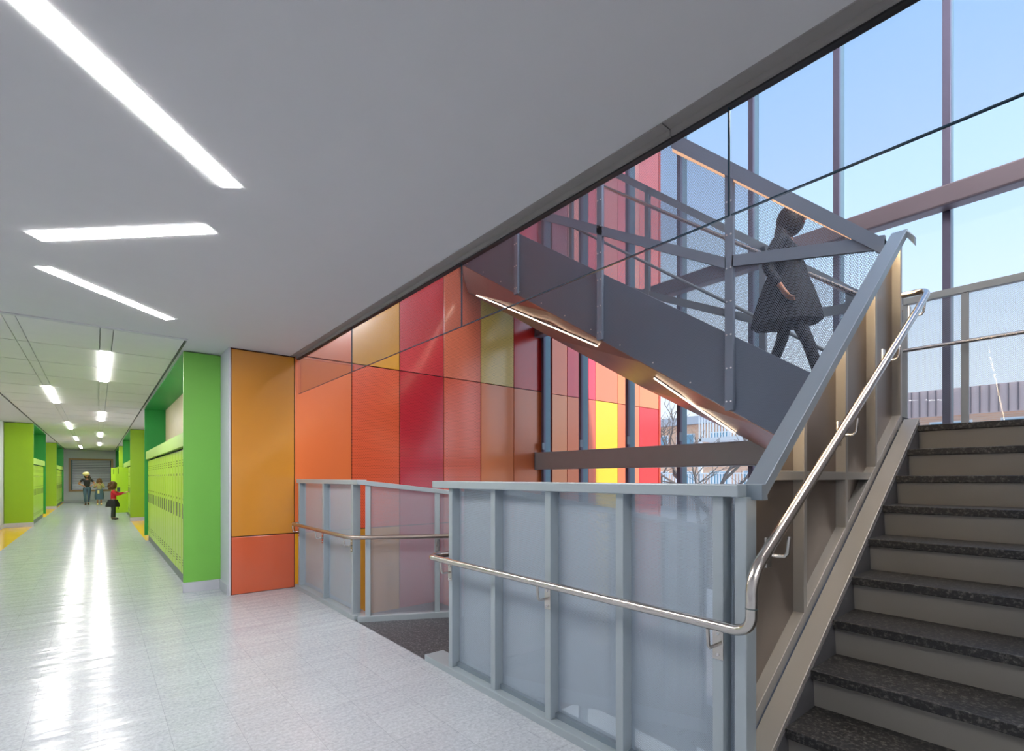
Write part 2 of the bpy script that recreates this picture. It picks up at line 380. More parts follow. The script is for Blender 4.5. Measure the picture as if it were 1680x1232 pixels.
# baseboards
struct('baseboard_left', MB().box(-2.0, -1.988, -4, END, 0, 0.115), M['base'])
struct('baseboard_right', MB().box(1.180, 1.195, 6.72, 7.2, 0, 0.12), M['base'])
struct('baseboard_end', MB().box(-2.0, 1.2, END-0.015, END, 0, 0.12), M['base'])
struct('floor_edge', MB().box(GX-0.035, GX-0.03, -0.8, WY, -0.25, 0.0), M['steel_dark'])
# fascia band and black channel along the opening
mb = MB()
for y0, y1 in ((-0.8, 1.25), (1.255, 3.87), (3.875, WY)): mb.box(1.885, GX-0.02, y0, y1, CZ-0.006, CZ+0.25).box(GX-0.026, GX-0.012, y0, y1, CZ-0.032, CZ)
struct('trim_3', mb, M['band'])
struct('trim_4', MB().box(GX-0.012, GX+0.022, -0.8, WY, CZ-0.040, CZ+0.25), M['dark'])

# ------------------------------------------------------------------ orange wall panels
C_or = srgb(240, 122, 62); C_ro = srgb(238, 98, 56); C_red = srgb(206, 34, 52); C_ye = srgb(232, 166, 30); C_lo = srgb(240, 134, 74)
C_ora = srgb(202, 84, 26); C_coral = srgb(236, 106, 76); C_olive = srgb(240, 208, 112)
xs = [1.933, 2.68, 3.40, 4.15, 4.865, 5.573, 6.30]
P = {}
def pm(c, perf=False, rough=0.26):
    k = (c, perf, rough)
    if k not in P: P[k] = panel_mat('lacquered_panel', c, perf, rough)
    return P[k]
def panel(x0, x1, z0, z1, mat, label, group, y=WY, name='wall_panel'):
    g = 0.006
    return build(name, MB().box(x0+g, x1-g, y, y+0.022, z0+g, z1-g), mat, loc=((x0+x1)/2, y, z0+g), bevel=0.003, label=label, cat='wall panel', group=group)
panel(1.217, 1.933, 0.69, CZ-0.012, pm(srgb(206, 134, 8), False, 0.42), 'tall amber yellow wall panel between the white wall strip and the glass corner', 'amber and orange column panels')
panel(1.217, 1.933, 0.0, 0.69, pm(srgb(206, 84, 30), False, 0.42), 'low burnt orange wall panel standing on the floor under the amber one', 'amber and orange column panels')
place = ['next to the amber column', 'second from the amber column', 'third from the amber column', 'fourth from the amber column', 'second from the curtain wall', 'beside the curtain wall']
mid = [(C_or, 0, 'orange'), (C_ro, 1, 'red-orange dotted'), (C_red, 1, 'crimson'), (C_coral, 1, 'coral red'), (C_lo, 0, 'light orange'), (srgb(234, 122, 66), 0, 'plain orange')]
top = [(C_or, 0, 'orange'), (C_ye, 0, 'golden yellow'), (srgb(224, 66, 74), 1, 'red'), (srgb(240, 132, 100), 1, 'pale coral'), (C_olive, 1, 'mustard'), (srgb(214, 44, 34), 0, 'bright red')]
bot = [(C_ye, 0, 'golden yellow'), (srgb(216, 150, 40), 0, 'ochre'), (srgb(206, 50, 60), 1, 'rose red'), (C_ro, 1, 'red-orange'), (C_or, 0, 'orange'), (C_ro, 0, 'brick orange')]
for i in range(6):
    for row, (z0, z1), lst in (('top row', (2.96, 5.25), top), ('middle row', (0.69, 2.96), mid), ('bottom row', (-1.6, 0.69), bot)):
        c, pf, nm = lst[i]
        panel(xs[i], xs[i+1], z0, z1, pm(c, bool(pf)), f'{nm} wall panel, {row}, {place[i]}', 'coloured panels of the stair wall')
for i, c in enumerate([C_ro, C_red, C_or, C_ye, C_ro, C_red]):
    panel(xs[i], xs[i+1], 5.25, 7.5, pm(c), f'upper {["red-orange","crimson","orange","yellow","coral","dark red"][i]} wall panel above the top row, {place[i]}', 'upper panels of the stair wall')
# wing wall continuing outside
struct('wall_outside_wing', MB().box(6.45, 9.93, WY+0.025, WY+0.3, -3, 9.2), plain('wing_joint', srgb(120, 40, 30), 0.7))
ex = [6.50, 6.90, 7.50, 7.72, 8.42, 8.85, 9.17, 9.90]
exm = [srgb(244, 144, 84), srgb(242, 120, 66), srgb(240, 110, 76), srgb(246, 206, 30), srgb(242, 116, 64), srgb(240, 128, 84), srgb(226, 40, 44)]
ext = [srgb(244, 124, 78), srgb(232, 64, 74), srgb(228, 60, 84), srgb(246, 128, 84), srgb(246, 140, 76), srgb(244, 136, 84), srgb(246, 140, 88)]
exu = [srgb(236, 120, 120), srgb(240, 140, 120), srgb(232, 90, 100), srgb(238, 130, 120), srgb(236, 110, 110), srgb(240, 150, 130), srgb(240, 120, 110)]
exb = [srgb(244, 134, 84), srgb(240, 120, 66), srgb(240, 120, 80), srgb(246, 200, 40), srgb(242, 120, 64), srgb(240, 110, 84), srgb(222, 70, 60)]
onm = ['first', 'second', 'third', 'fourth', 'fifth', 'sixth', 'last']
for i in range(7):
    for z0, z1, lst, row in ((-2.0, 0.69, exb, 'lowest row'), (0.69, 2.95, exm, 'second row up'), (2.95, 5.25, ext, 'third row up'), (5.25, 9.15, exu, 'top row')):
        panel(ex[i], ex[i+1], z0, z1, pm(lst[i], False, 0.5), f'outdoor cladding panel seen through the glazing, {row}, {onm[i]} panel outward from the glass', 'outdoor cladding panels', name='cladding_panel')
build('corner_flashing', MB().box(9.90, 9.96, WY-0.01, WY+0.3, -3, 9.2), pm(srgb(214, 70, 40), False, 0.5), label='orange edge strip closing the outdoor wing wall', cat='trim')

# ------------------------------------------------------------------ curtain wall
w = thing('window_1', None, None, (6.3, 3, 0), kind='structure')
ys = [-0.78, 0.10, 1.02, 1.94, 2.87, 3.86, 4.74, 5.70, 6.61]
for i, y in enumerate(ys):
    build('mullion', MB().box(6.20, 6.25, y-0.030, y+0.030, -3.3, AT), M['mullion'], w, bevel=0.003)
for i in range(8):
    build('glass_pane', MB().box(6.34, 6.352, ys[i]+0.03, ys[i+1]-0.03, -3.3, AT), M['glazing'], w)
for y in ys:
    build('mullion_fin', MB().box(6.25, 6.37, y-0.027, y+0.027, -3.3, AT), M['mull_daylit'], w)
for z in (1.9,):
    for y in ys[3:]:
        build('clip', MB().box(6.15, 6.22, y-0.05, y-0.035, z, z+0.12), M['steel_dark'], w)
def beam(zb, zt, label, y0=-0.8, y1=6.655, ext=0.0):
    b = thing('steel_beam', label, 'beam', (6.1, 3, zb))
    o = build('beam_body', MB().box(6.05, 6.21, y0, y1, zb, zt), M['beam' if zb < 3 else 'beam_dark'], b, bevel=0.018)
    build('end_plate', MB().box(6.045, 6.215, y1-0.012, y1+0.002, zb-0.004, zt+0.004), M['steel_dark'], b)
    return b
beam(3.925, 4.12, 'upper brown-grey steel beam running across the curtain wall mullions')
beam(1.54, 1.845, 'lower wide grey steel beam crossing the glazing at landing height', y0=1.3)

# ------------------------------------------------------------------ hanging draft glass
js = [WY-0.01, 4.905, 2.93, 0.995, -0.78]
gl = ['hanging glass draft panel at the orange corner', 'hanging glass draft panel in front of the yellow and red wall panels', 'hanging glass draft panel in front of the dark stair flight', 'hanging glass draft panel nearest the camera, in front of the sky']
for i in range(4):
    t = build('glass_draft_panel', MB().box(GX, GX+0.008, js[i+1]+0.005, js[i]-0.005, 2.463, CZ-0.03), M['draft'], label=gl[i], cat='glass panel', group='hanging glass panels under the ceiling edge', loc=(GX, (js[i]+js[i+1])/2, 2.463))
    build('polished_edge', MB().box(GX-0.001, GX+0.009, js[i+1]+0.005, js[i]-0.005, 2.458, 2.4635), plain('glass_edge', srgb(40, 62, 78), 0.2), t)
    build('polished_edge', MB().box(GX-0.001, GX+0.009, js[i+1]+0.002, js[i+1]+0.008, 2.463, CZ-0.03), plain('glass_edge_side', srgb(40, 62, 78), 0.2), t)

# ------------------------------------------------------------------ ceiling lights
def skew_light(pts, label):
    cx = sum(p[0] for p in pts)/4; cy = sum(p[1] for p in pts)/4
    t = thing('ceiling_light', label, 'light', (cx, cy, CZ), 'skewed slot lights in the hall ceiling')
    build('diffuser', MB().prismZ(pts, CZ-0.004, CZ-0.002), M['led'], t)
    k = [(cx+(x-cx)*1.0+(0.012 if x > cx else -0.012), cy+(y-cy)*1.0+(0.012 if y > cy else -0.012)) for x, y in pts]
    build('trim_frame', MB().prismZ(k, CZ-0.0018, CZ+0.0), M['fixture'], t)
    return t
def bar_pts(ax, ay, bx, by, wd=0.105):
    d = Vector((bx-ax, by-ay)).normalized(); n = Vector((-d.y, d.x))*wd/2
    return [(ax+n.x, ay+n.y), (bx+n.x, by+n.y), (bx-n.x, by-n.y), (ax-n.x, ay-n.y)]
skew_light([(0.505, 3.02), (0.583, 2.962), (-0.35, 1.99), (-0.43, 2.05)], 'longest skewed slot light, at the upper left of the ceiling')
skew_light([(-0.345, 4.36), (-0.275, 4.456), (0.575, 3.615), (0.511, 3.535)], 'middle skewed slot light, lying nearly level across the picture')
skew_light([(-0.350, 5.04), (-0.270, 4.965), (0.575, 5.835), (0.511, 5.912)], 'smallest looking skewed slot light, nearest the corridor planks')
skew_light(bar_pts(-0.5, -1.9, 0.7, -0.9), 'added unseen slot light far behind the viewer')  # this and the next light are added out of view to brighten the hall
skew_light(bar_pts(-0.3, -3.2, 0.9, -2.3), 'added unseen slot light by the back wall')
i = 0
for col_, x0, x1, segs in (('right', 0.026, 0.124, ((7.9, 10.40), (15.2, 17.7), (22.2, 24.7), (28.9, 31.4))), ('left', -0.698, -0.612, ((11.5, 14.0), (18.7, 21.2), (25.2, 27.7), (32.1, 34.6)))):
    for k, (y0, y1) in enumerate(segs):
        t = thing('corridor_light', f'{["nearest", "second", "third", "farthest"][k]} slot light of the {col_} row in the corridor ceiling', 'light', ((x0+x1)/2, (y0+y1)/2, CZ), 'slot lights in the corridor ceiling')
        build('diffuser', MB().box(x0, x1, y0, y1, CZ-0.003, CZ+0.0045), M['led_corr'], t)
        build('trim_frame', MB().box(x0-0.008, x1+0.008, y0-0.008, y1+0.008, CZ+0.0045, CZ+0.02), M['fixture'], t)

# unseen fill lamps added high on the near wall to brighten the atrium
for k, x in enumerate((3.0, 5.2)):
    t = thing('fill_lamp', f'{["inner", "outer"][k]} added fill lamp high on the near wall of the atrium', 'light', (x, -0.8, 6.4), 'added fill lamps of the atrium')
    build('diffuser', MB().prismX([(-0.77, 5.75), (-0.66, 5.80), (-0.66, 6.70), (-0.77, 6.75)], x-0.8, x+0.8), emit('fill_lamp', (1.0, 0.97, 0.94, 1), 30.0) if k == 0 else bpy.data.materials['fill_lamp'], t)
    build('housing', MB().box(x-0.85, x+0.85, -0.80, -0.765, 5.7, 6.8), M['fixture'], t)

# ------------------------------------------------------------------ lockers
def locker(face, sgn, y, wd, h, mat, vents=True):
    """one tall locker, front on plane x=face, body towards sgn"""
    t = thing('locker', None, 'locker', (face, y+wd/2, 0.12))
    xb = face+sgn*0.30
    build('body', MB().box(min(face+sgn*0.012, xb), max(face+sgn*0.012, xb), y+0.002, y+wd-0.002, 0.12, h), M['locker_body'], t)
    d = build('door', MB().box(min(face, face+sgn*0.012), max(face, face+sgn*0.012), y+0.012, y+wd-0.012, 0.13, h-0.012), mat, t, bevel=0.003)
    f = face-sgn*0.004
    a, b = min(face, f), max(face, f)
    build('recessed_handle', MB().box(a, b, y+wd*0.42, y+wd*0.64, 0.86, 1.05), M['handle'], t)
    for z0 in (1.55, 0.24):
        mb = MB()
        for k in range(3): mb.box(a, b, y+wd*0.35, y+wd*0.62, z0+0.035*k, z0+0.035*k+0.014)
        build('louvre', mb, M['locker_body'], t)
    build('number_plate', MB().box(a, b, y+wd*0.38, y+wd*0.58, 1.42, 1.45), M['stainless'], t)
    build('lock', MB().box(a, b, y+wd*0.46, y+wd*0.54, 1.10, 1.125), M['handle'], t)
    return t
def bank(face, back, y0, y1, end_mat, label, glabel, n, group, twotone=False):
    s = 1 if back > face else -1
    X = lambda a, b: (min(a, b), max(a, b))
    sur = thing('locker_surround', label, 'cabinet', (face, (y0+y1)/2, 0))
    fe = face-s*0.06
    build('end_panel', MB().box(*X(fe, back), y0, y0+0.04, 0.12, CZ-0.012), end_mat, sur, bevel=0.003)
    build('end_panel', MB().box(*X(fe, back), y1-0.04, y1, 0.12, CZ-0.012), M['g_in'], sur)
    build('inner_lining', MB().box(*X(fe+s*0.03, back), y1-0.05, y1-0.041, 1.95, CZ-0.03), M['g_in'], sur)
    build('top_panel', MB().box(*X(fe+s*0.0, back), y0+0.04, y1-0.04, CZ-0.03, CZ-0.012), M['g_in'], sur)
    build('header_band', MB().box(*X(fe+s*0.02, face+s*0.02), y0+0.04, y1-0.04, 1.79, 1.96), M['g_band'], sur)
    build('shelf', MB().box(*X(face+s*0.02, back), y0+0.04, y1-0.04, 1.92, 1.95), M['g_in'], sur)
    build('back_panel', MB().box(*X(back-s*0.012, back), y0+0.04, y1-0.04, 1.96, CZ-0.03), M['tan'], sur)
    build('plinth', MB().box(*X(fe+s*0.075, back), y0+0.04, y1, 0, 0.115), M['handle'], sur)
    build('end_baseboard', MB().box(*X(fe-s*0.006, back), y0-0.012, y0+0.04, 0, 0.12), M['base'], sur)
    wd = (y1-y0-0.10)/n
    first = locker(face, s, y0+0.05, wd, 1.77, M['locker'])
    first['group'] = group; first['label'] = glabel
    for k in range(1, n):
        clone(first, (face, y0+0.05+wd*(k+0.5), 0.12))
    return sur
bank(0.86, 1.195, 7.20, 13.72, M['g_end'], 'bright green cabinet frame around the nearest right-hand locker bank', 'narrow lime green locker in the nearest bank on the right side of the corridor', 19, 'lockers of the nearest right bank')
bank(0.86, 1.195, 20.0, 26.0, M['g_end2'], 'yellow-green cabinet frame around the second right-hand locker bank, behind the girl in red', 'lime green locker in the second right-hand bank beside the open door', 15, 'lockers of the second right bank')
bank(0.86, 1.195, 31.0, 36.8, M['g_end2'], 'yellow-green cabinet frame of the farthest right-hand locker bank', 'lime green locker in the farthest right-hand bank by the end wall', 13, 'lockers of the farthest right bank')
bank(-1.46, -1.99, 19.6, 24.0, M['g_end2'], 'yellow-green cabinet frame around the nearer left-hand locker bank', 'lime green locker in the nearer bank on the left side of the corridor', 11, 'lockers of the nearer left bank')
bank(-1.46, -1.99, 30.0, 36.0, M['g_end2'], 'yellow-green cabinet frame around the farther left-hand locker bank', 'lime green locker in the farther left-hand bank by the end wall', 14, 'lockers of the farther left bank')
# open locker doors beyond the girl in red
for y, x0, lab in ((22.9, 0.50, 'open lime green locker door the girl in red reaches into'), (24.6, 0.40, 'open lime green locker door behind the first open one')):
    t = thing('open_locker_door', lab, 'locker door', (0.8, y, 0.13), 'open locker doors')
    build('door_leaf', MB().box(x0, 0.855, y, y+0.02, 0.13, 1.76), M['locker'], t, bevel=0.004)
    for z in (0.25, 1.52): build('louvre', MB().box(x0+0.06, x0+0.085, y-0.004, y, z, z+0.2), M['locker_body'], t)
    build('recessed_handle', MB().box(x0+0.04, x0+0.13, y-0.006, y, 0.88, 1.04), M['handle'], t)

# shuttered window in the end wall
w2 = thing('window_2', None, None, (-0.3, END, 0.5), kind='structure')
a0, a1, b0, b1 = -1.24, 0.70, 0.60, 2.46
mb = MB(); mb.box(a0, a1, END-0.05, END, b0, b0+0.09); mb.box(a0, a1, END-0.05, END, b1-0.09, b1); mb.box(a0, a0+0.09, END-0.05, END, b0+.09, b1-.09); mb.box(a1-0.09, a1, END-0.05, END, b0+.09, b1-.09)
build('window_frame', mb, M['wood'], w2)
mb = MB(); mb2 = MB(); z = b0+0.10
while z < b1-0.14:
    mb.prismX([(END-0.012, z), (END-0.03, z+0.01), (END-0.012, z+0.078)], a0+0.16, a1-0.14); mb2.box(a0+0.16, a1-0.14, END-0.014, END-0.002, z+0.074, z+0.092); z += 0.092
build('shutter_slats', mb, M['shutter'], w2); build('slat_gaps', mb2, M['shutter_line'], w2)
mb = MB(); mb.box(a0+0.09, a0+0.16, END-0.04, END-0.005, b0+0.09, b1-0.09); mb.box(a1-0.14, a1-0.09, END-0.04, END-0.005, b0+0.09, b1-0.09)
build('side_rail', mb, M['handle'], w2)

# ------------------------------------------------------------------ guards beside the floor opening
def bracket(parent, p, d, r=0.0075):
    """handrail bracket: bent rod from wall plate (p, towards -d) up to the rail"""
    p = Vector(p); d = Vector(d)
    build('bracket', MB().tube([p-Vector((0,0,0.02)), p-Vector((0,0,0.085))+d*0.006, p-Vector((0,0,0.10))+d*0.018, p-Vector((0,0,0.10))+d*0.075], r, 8), M['stainless'], parent, smooth=True)
def plate(parent, x0, x1, y0, y1, z0, z1):
    o = build('bracket_plate', MB().box(x0, x1, y0, y1, z0, z1), M['stainless'], parent, bevel=0.002)
    for zz in (z0+0.02, z1-0.02):
        if x1-x0 < 0.01: build('screw', MB().tube([(x0-0.003, (y0+y1)/2, zz), (x0+0.001, (y0+y1)/2, zz)], 0.006, 8), M['bolt'], o, smooth=True)
    return o

g = thing('guardrail', 'long light grey guardrail with perforated sheet panels in the foreground', 'guardrail', (GX, 2.0, 0))
build('base_plate', MB().box(1.925, 2.09, 0.93, 3.37, -0.03, 0.045), M['steel'], g, bevel=0.004)
build('base_channel', MB().box(1.985, 2.035, 0.96, 3.08, 0.045, 0.075), M['steel_dark'], g)
build('top_rail', MB().box(1.915, 2.05, 0.935, 3.24, 1.322, 1.372), M['steel'], g, bevel=0.004)
pst = [3.06, 2.56, 2.055, 1.554, 1.055]
for k, y in enumerate(pst):
    build('post', MB().box(1.945, 2.025, y-0.045, y, 0.045, 1.322), M['steel'], g, bevel=0.003)
build('post', MB().box(1.945, 2.03, 0.915, 0.963, 0.045, 1.322), M['steel'], g, bevel=0.003)
for a, b in zip(pst[:-1], pst[1:]):
    build('perforated_panel', MB().box(2.008, 2.012, b, a-0.045, 0.07, 1.322), M['meshY'], g)
build('perforated_panel', MB().box(2.008, 2.012, 0.963, 1.010, 0.07, 1.322), M['meshY'], g)
# return of the foreground guard beside the descending flight
r = thing('guardrail', 'grey guardrail going down beside the stair well behind the foreground guardrail', 'guardrail', (3.5, 3.05, 0))
build('top_rail', MB().prismY([(2.06, 1.372), (2.06, 1.325), (5.40, 0.80), (5.40, 0.85)], 2.99, 3.08), M['steel'], r, bevel=0.004)
build('lower_rail', MB().prismY([(2.06, 0.02), (2.06, -0.08), (5.40, -1.55), (5.40, -1.40)], 3.0, 3.06), M['steel'], r)
for x in (2.9, 3.75, 4.6, 5.37):
    build('post', MB().box(x-0.025, x+0.025, 3.0, 3.06, 0.02-(x-2.06)*0.44, 1.35-(x-2.06)*0.157), M['steel_dark'], r)
build('perforated_panel', MB().prismY([(2.06, 1.33), (2.06, 0.0), (5.38, -1.45), (5.38, 0.81)], 3.028, 3.032), M['meshX'], r)

g = thing('guardrail', 'short light grey guardrail with perforated panels against the orange wall', 'guardrail', (GX, 5.7, 0))
build('base_plate', MB().box(1.925, 2.09, 4.74, 6.64, -0.03, 0.045), M['steel'], g, bevel=0.004)
build('top_rail', MB().box(1.94, 2.04, 4.70, 6.62, 1.328, 1.375), M['steel'], g, bevel=0.004)
fp = [6.56, 5.69, 4.86]
for y in fp: build('post', MB().box(1.945, 2.025, y-0.045, y, 0.045, 1.33), M['steel'], g, bevel=0.003)
for a, b in zip(fp[:-1], fp[1:]): build('perforated_panel', MB().box(2.008, 2.012, b, a-0.045, 0.05, 1.33), M['meshY'], g)
# its return, angled towards the well, with a tapering top rail
A = Vector((1.97, 4.74)); Bp = Vector((3.55, 3.91)); dv = (Bp-A).normalized(); nv = Vector((dv.y, -dv.x))
def sk(u, off): q = A+dv*u+nv*off; return (q.x, q.y)
def skew_box(mbx, u0, u1, o0, o1, z0a, z1a, z0b=None, z1b=None):
    z0b = z0a if z0b is None else z0b; z1b = z1a if z1b is None else z1b
    p = [sk(u0, o0), sk(u1, o0), sk(u1, o1), sk(u0, o1)]; zb = [z0a, z0b, z0b, z0a]; zt = [z1a, z1b, z1b, z1a]
    return mbx.hexa([(x, y, z) for (x, y), z in zip(p, zb)], [(x, y, z) for (x, y), z in zip(p, zt)])
g2 = thing('guardrail', 'angled guardrail return with tapering top beside the granite landing', 'guardrail', (2.7, 4.3, 0))
L = 1.78
build('top_rail', skew_box(MB(), 0.0, L, -0.03, 0.06, 1.33, 1.375, 1.12, 1.165), M['steel'], g2, bevel=0.004)
build('base_plate', skew_box(MB(), 0.0, L, -0.02, 0.08, -0.03, 0.05), M['steel'], g2, bevel=0.003)
for u in (0.07, 0.74, 1.40): build('post', skew_box(MB(), u, u+0.05, 0.0, 0.05, 0.04, 1.33-0.118*u), M['steel'], g2, bevel=0.003)
perfA = perforated('perforated_sheet_return', srgb(160, 165, 175), ('X', 'Z'), 0.0065, 0.40)
for u0, u1 in ((0.12, 0.74), (0.79, 1.40)): build('perforated_panel', skew_box(MB(), u0, u1, 0.022, 0.026, 0.05, 1.33-0.118*u0, 0.05, 1.33-0.118*u1), perfA, g2)

# handrails
def arc(p0, c, p1, n=12):
    p0, c, p1 = Vector(p0), Vector(c), Vector(p1)
    return [p0*(1-t)**2+c*2*t*(1-t)+p1*t*t for t in [i/n for i in range(n+1)]]
HR = 0.021
h = thing('handrail', 'brushed steel handrail on the foreground guardrail rising along the stair', 'handrail', (1.87, 1.5, 0.82))
X0, Z0 = 1.865, 0.82
pts = [(2.05, 3.215, Z0), (1.98, 3.215, Z0)] + arc((1.95, 3.215, Z0), (X0, 3.215, Z0), (X0, 3.13, Z0)) + [(X0, 1.5, Z0)] + arc((X0, 0.93, Z0), (X0-0.005, 0.80, Z0), (1.80, 0.80, Z0+0.09)) 
pts = [(2.05, 3.215, Z0), (1.98, 3.215, Z0)] + arc((1.95, 3.215, Z0), (X0, 3.215, Z0), (X0, 3.13, Z0)) + [(X0, 1.5, Z0)] + arc((X0, 0.945, Z0), (X0-0.01, 0.86, Z0), (X0-0.03, 0.845, Z0+0.07)) + arc((X0-0.03, 0.845, Z0+0.15), (X0-0.03, 0.845, Z0+0.22), (X0+0.03, 0.835, Z0+0.275)) + [(4.02, 0.80, 2.47)] + arc((4.22, 0.80, 2.60), (4.33, 0.80, 2.67), (4.33, 0.88, 2.67)) + [(4.33, 0.95, 2.67)]
build('rail_tube', MB().tube(pts, HR, 14), M['stainless'], h, smooth=True)
build('joint_ring', MB().tube([(X0-0.03, 0.845, Z0+0.10), (X0-0.03, 0.845, Z0+0.103)], HR+0.0012, 14), M['handle'], h, smooth=True)
for y in (3.04, 2.032, 1.032):
    bracket(h, (X0, y, Z0), (1, 0, 0)); plate(h, 1.939, 1.945, y-0.025, y+0.020, Z0-0.16, Z0-0.035)
for x in (2.05, 2.85, 3.6, 4.2):
    z = 1.095+(x-1.9)*0.645
    bracket(h, (x, 0.80, z), (0.0, 1, 0)); plate(h, x-0.02, x+0.025, 0.875, 0.885, z-0.15, z-0.03)
h = thing('handrail', 'thin bronze-toned handrail on the short guardrail by the orange wall', 'handrail', (1.87, 5.5, 0.82))
q = sk(0, 0.10)
e1 = sk(1.7, 0.11); c1 = sk(-0.08, 0.11); c2 = sk(0.10, 0.11)
pts = [(1.945, 6.55, Z0)] + arc((1.92, 6.55, Z0), (X0, 6.55, Z0), (X0, 6.46, Z0)) + [(X0, 5.5, Z0)] + arc((X0, c1[1]+0.10, Z0), (X0, c1[1]-0.02, Z0), (c2[0], c2[1], Z0)) + [(e1[0], e1[1], Z0-0.01)]
build('rail_tube', MB().tube(pts, HR, 12), plain('bronze_steel', (0.46, 0.38, 0.33, 1), 0.28, metal=1.0), h, smooth=True)
for y in (6.53, 5.67, 4.84):
    bracket(h, (X0, y, Z0), (1, 0, 0)); plate(h, 1.939, 1.945, y-0.025, y+0.020, Z0-0.16, Z0-0.035)
q = sk(0.76, 0.11); bracket(h, (q[0], q[1], Z0), (-nv.x, -nv.y, 0))
q = sk(0.745, 0.05); build('bracket_plate', skew_box(MB(), 0.745, 0.785, 0.05, 0.056, Z0-0.16, Z0-0.035), M['stainless'], h)

# granite landing and the flight going down
s = thing('descending_stair', 'dark granite landing and flight going down between the two guardrails', 'stairs', (3, 3.8, 0))
build('landing', MB().prismZ([(GX-0.03, 3.0), (2.95, 3.0), (2.95, 4.9), (GX-0.03, 4.9)], -0.10, -0.004), M['granite_floor'], s)
for k in range(1, 9):
    x = 2.95+0.28*(k-1); z = -0.175*k
    build('tread', MB().box(x-0.02, x+0.30, 3.06, 4.7, z-0.045, z), M['granite'], s)
    build('riser', MB().box(x-0.01, x+0.01, 3.06, 4.7, z, z+0.13), M['riser'], s)
build('lower_landing', MB().box(5.17, 6.15, 0.9, 4.9, -1.62, -1.575), M['granite_floor'], s)
build('stringer', MB().prismY([(2.95, -0.05), (2.95, -0.35), (5.3, -1.85), (5.3, -1.5)], 3.062, 3.10), M['stringer'], s)
build('stringer', MB().prismY([(2.95, -0.05), (2.95, -0.35), (5.3, -1.85), (5.3, -1.5)], 4.70, 4.74), M['stringer'], s)

# ------------------------------------------------------------------ flight A (foreground stair)
SY0, SY1 = -0.78, 0.8755
st = thing('ascending_stair', 'grey steel stair with black granite treads rising at the right edge', 'stairs', (3.2, 0.1, 0))
nz = lambda k: (1.926+0.2737*(k-1), 0.0075+0.1753*k)
for k in range(1, 11):
    x, z = nz(k)
    x1 = x+0.33
    build('tread', MB().box(x, x1, SY0, SY1, z-0.042, z), M['granite'], st, bevel=0.004)
    zl = nz(k-1)[1] if k > 1 else 0.0
    build('riser', MB().hexa([(x+0.045, SY0, zl), (x+0.055, SY0, zl), (x+0.055, SY1, zl), (x+0.045, SY1, zl)], [(x+0.028, SY0, z-0.042), (x+0.04, SY0, z-0.042), (x+0.04, SY1, z-0.042), (x+0.028, SY1, z-0.042)]), M['riser'], st)
sl = 0.1753/0.2737
lz = lambda x: 0.375+(x-2.2)*sl
build('stringer_cap', MB().prismY([(1.94, lz(1.94)), (4.45, lz(4.45)), (4.45, lz(4.45)-0.03), (1.94, lz(1.94)-0.03)], 0.877, 0.966), M['riser'], st, bevel=0.003)
build('stringer_side', MB().prismY([(1.94, lz(1.94)-0.03), (4.45, lz(4.45)-0.03), (4.45, 1.45), (3.9, 1.2), (1.94, 0.0)], 0.874, 0.884), M['side_dark'], st)
build('stringer_side', MB().prismY([(1.94, lz(1.94)-0.03), (4.45, lz(4.45)-0.03), (4.45, 1.45), (3.9, 1.2), (1.94, 0.0)], SY0-0.012, SY0), M['side_dark'], st)
build('stair_soffit', MB().prismY([(2.06, 0.0), (4.45, 1.50), (4.45, 1.48), (2.1, 0.0)], SY0, SY1), M['soffit'], st)
zL = nz(10)[1]
ld = thing('stair_landing', 'granite landing slab at the top of the foreground stair', 'landing', (5.2, 0.2, zL))
build('slab', MB().box(4.725, 6.04, SY0, 1.195, zL-0.042, zL), M['granite'], ld)
build('edge_beam', MB().box(4.40, 4.46, 0.98, 1.25, zL-0.30, zL-0.05), M['steel_dark'], ld)
build('underside', MB().box(4.46, 6.04, SY0, 1.25, zL-0.28, zL-0.05), M['soffit'], ld)
# sloping guard of flight A
ga = thing('stair_guard', 'tall sloping grey guard with warm-lit studs left of the foreground stair', 'guardrail', (3.2, 0.97, 0.4))
sr = 0.752
rl = [(2.015, 0.874, 1.372), (2.015, 0.955, 1.372)]; rh = [(4.44, 0.940, 3.172), (4.44, 1.036, 3.172)]
def rail_slab(t0, t1, lo=0.0, hi=1.0):
    P0 = [Vector(rl[0]).lerp(Vector(rh[0]), lo), Vector(rl[1]).lerp(Vector(rh[1]), lo), Vector(rl[1]).lerp(Vector(rh[1]), hi), Vector(rl[0]).lerp(Vector(rh[0]), hi)]
    return MB().hexa([(p.x, p.y, p.z-t1) for p in P0], [(p.x, p.y, p.z-t0) for p in P0])
build('top_rail', rail_slab(0, 0.058), M['steel_dark'], ga, bevel=0.003)
build('rail_end', MB().hexa([(1.985, 0.874, 1.31), (2.04, 0.874, 1.31), (2.04, 0.955, 1.31), (1.985, 0.955, 1.31)], [(1.985, 0.874, 1.372), (2.02, 0.874, 1.374), (2.02, 0.955, 1.374), (1.985, 0.955, 1.372)]), M['steel_dark'], ga, bevel=0.002)
build('rail_return', MB().hexa([(4.40, 0.895, 3.03), (4.45, 0.895, 3.03), (4.45, 0.945, 3.11), (4.40, 0.945, 3.11)], [(4.40, 0.895, 3.09), (4.45, 0.895, 3.09), (4.45, 0.945, 3.17), (4.40, 0.945, 3.15)]), M['steel_dark'], ga, bevel=0.002)
tz = lambda x: 1.372+(x-2.015)*0.742-0.058
ts = lambda x: tz(x)-0.085*max(0, 1-(x-2.1)/2.3)
def led(x, o): return (x, 0.922+(x-2.1)*0.028+o, tz(x)-0.012)
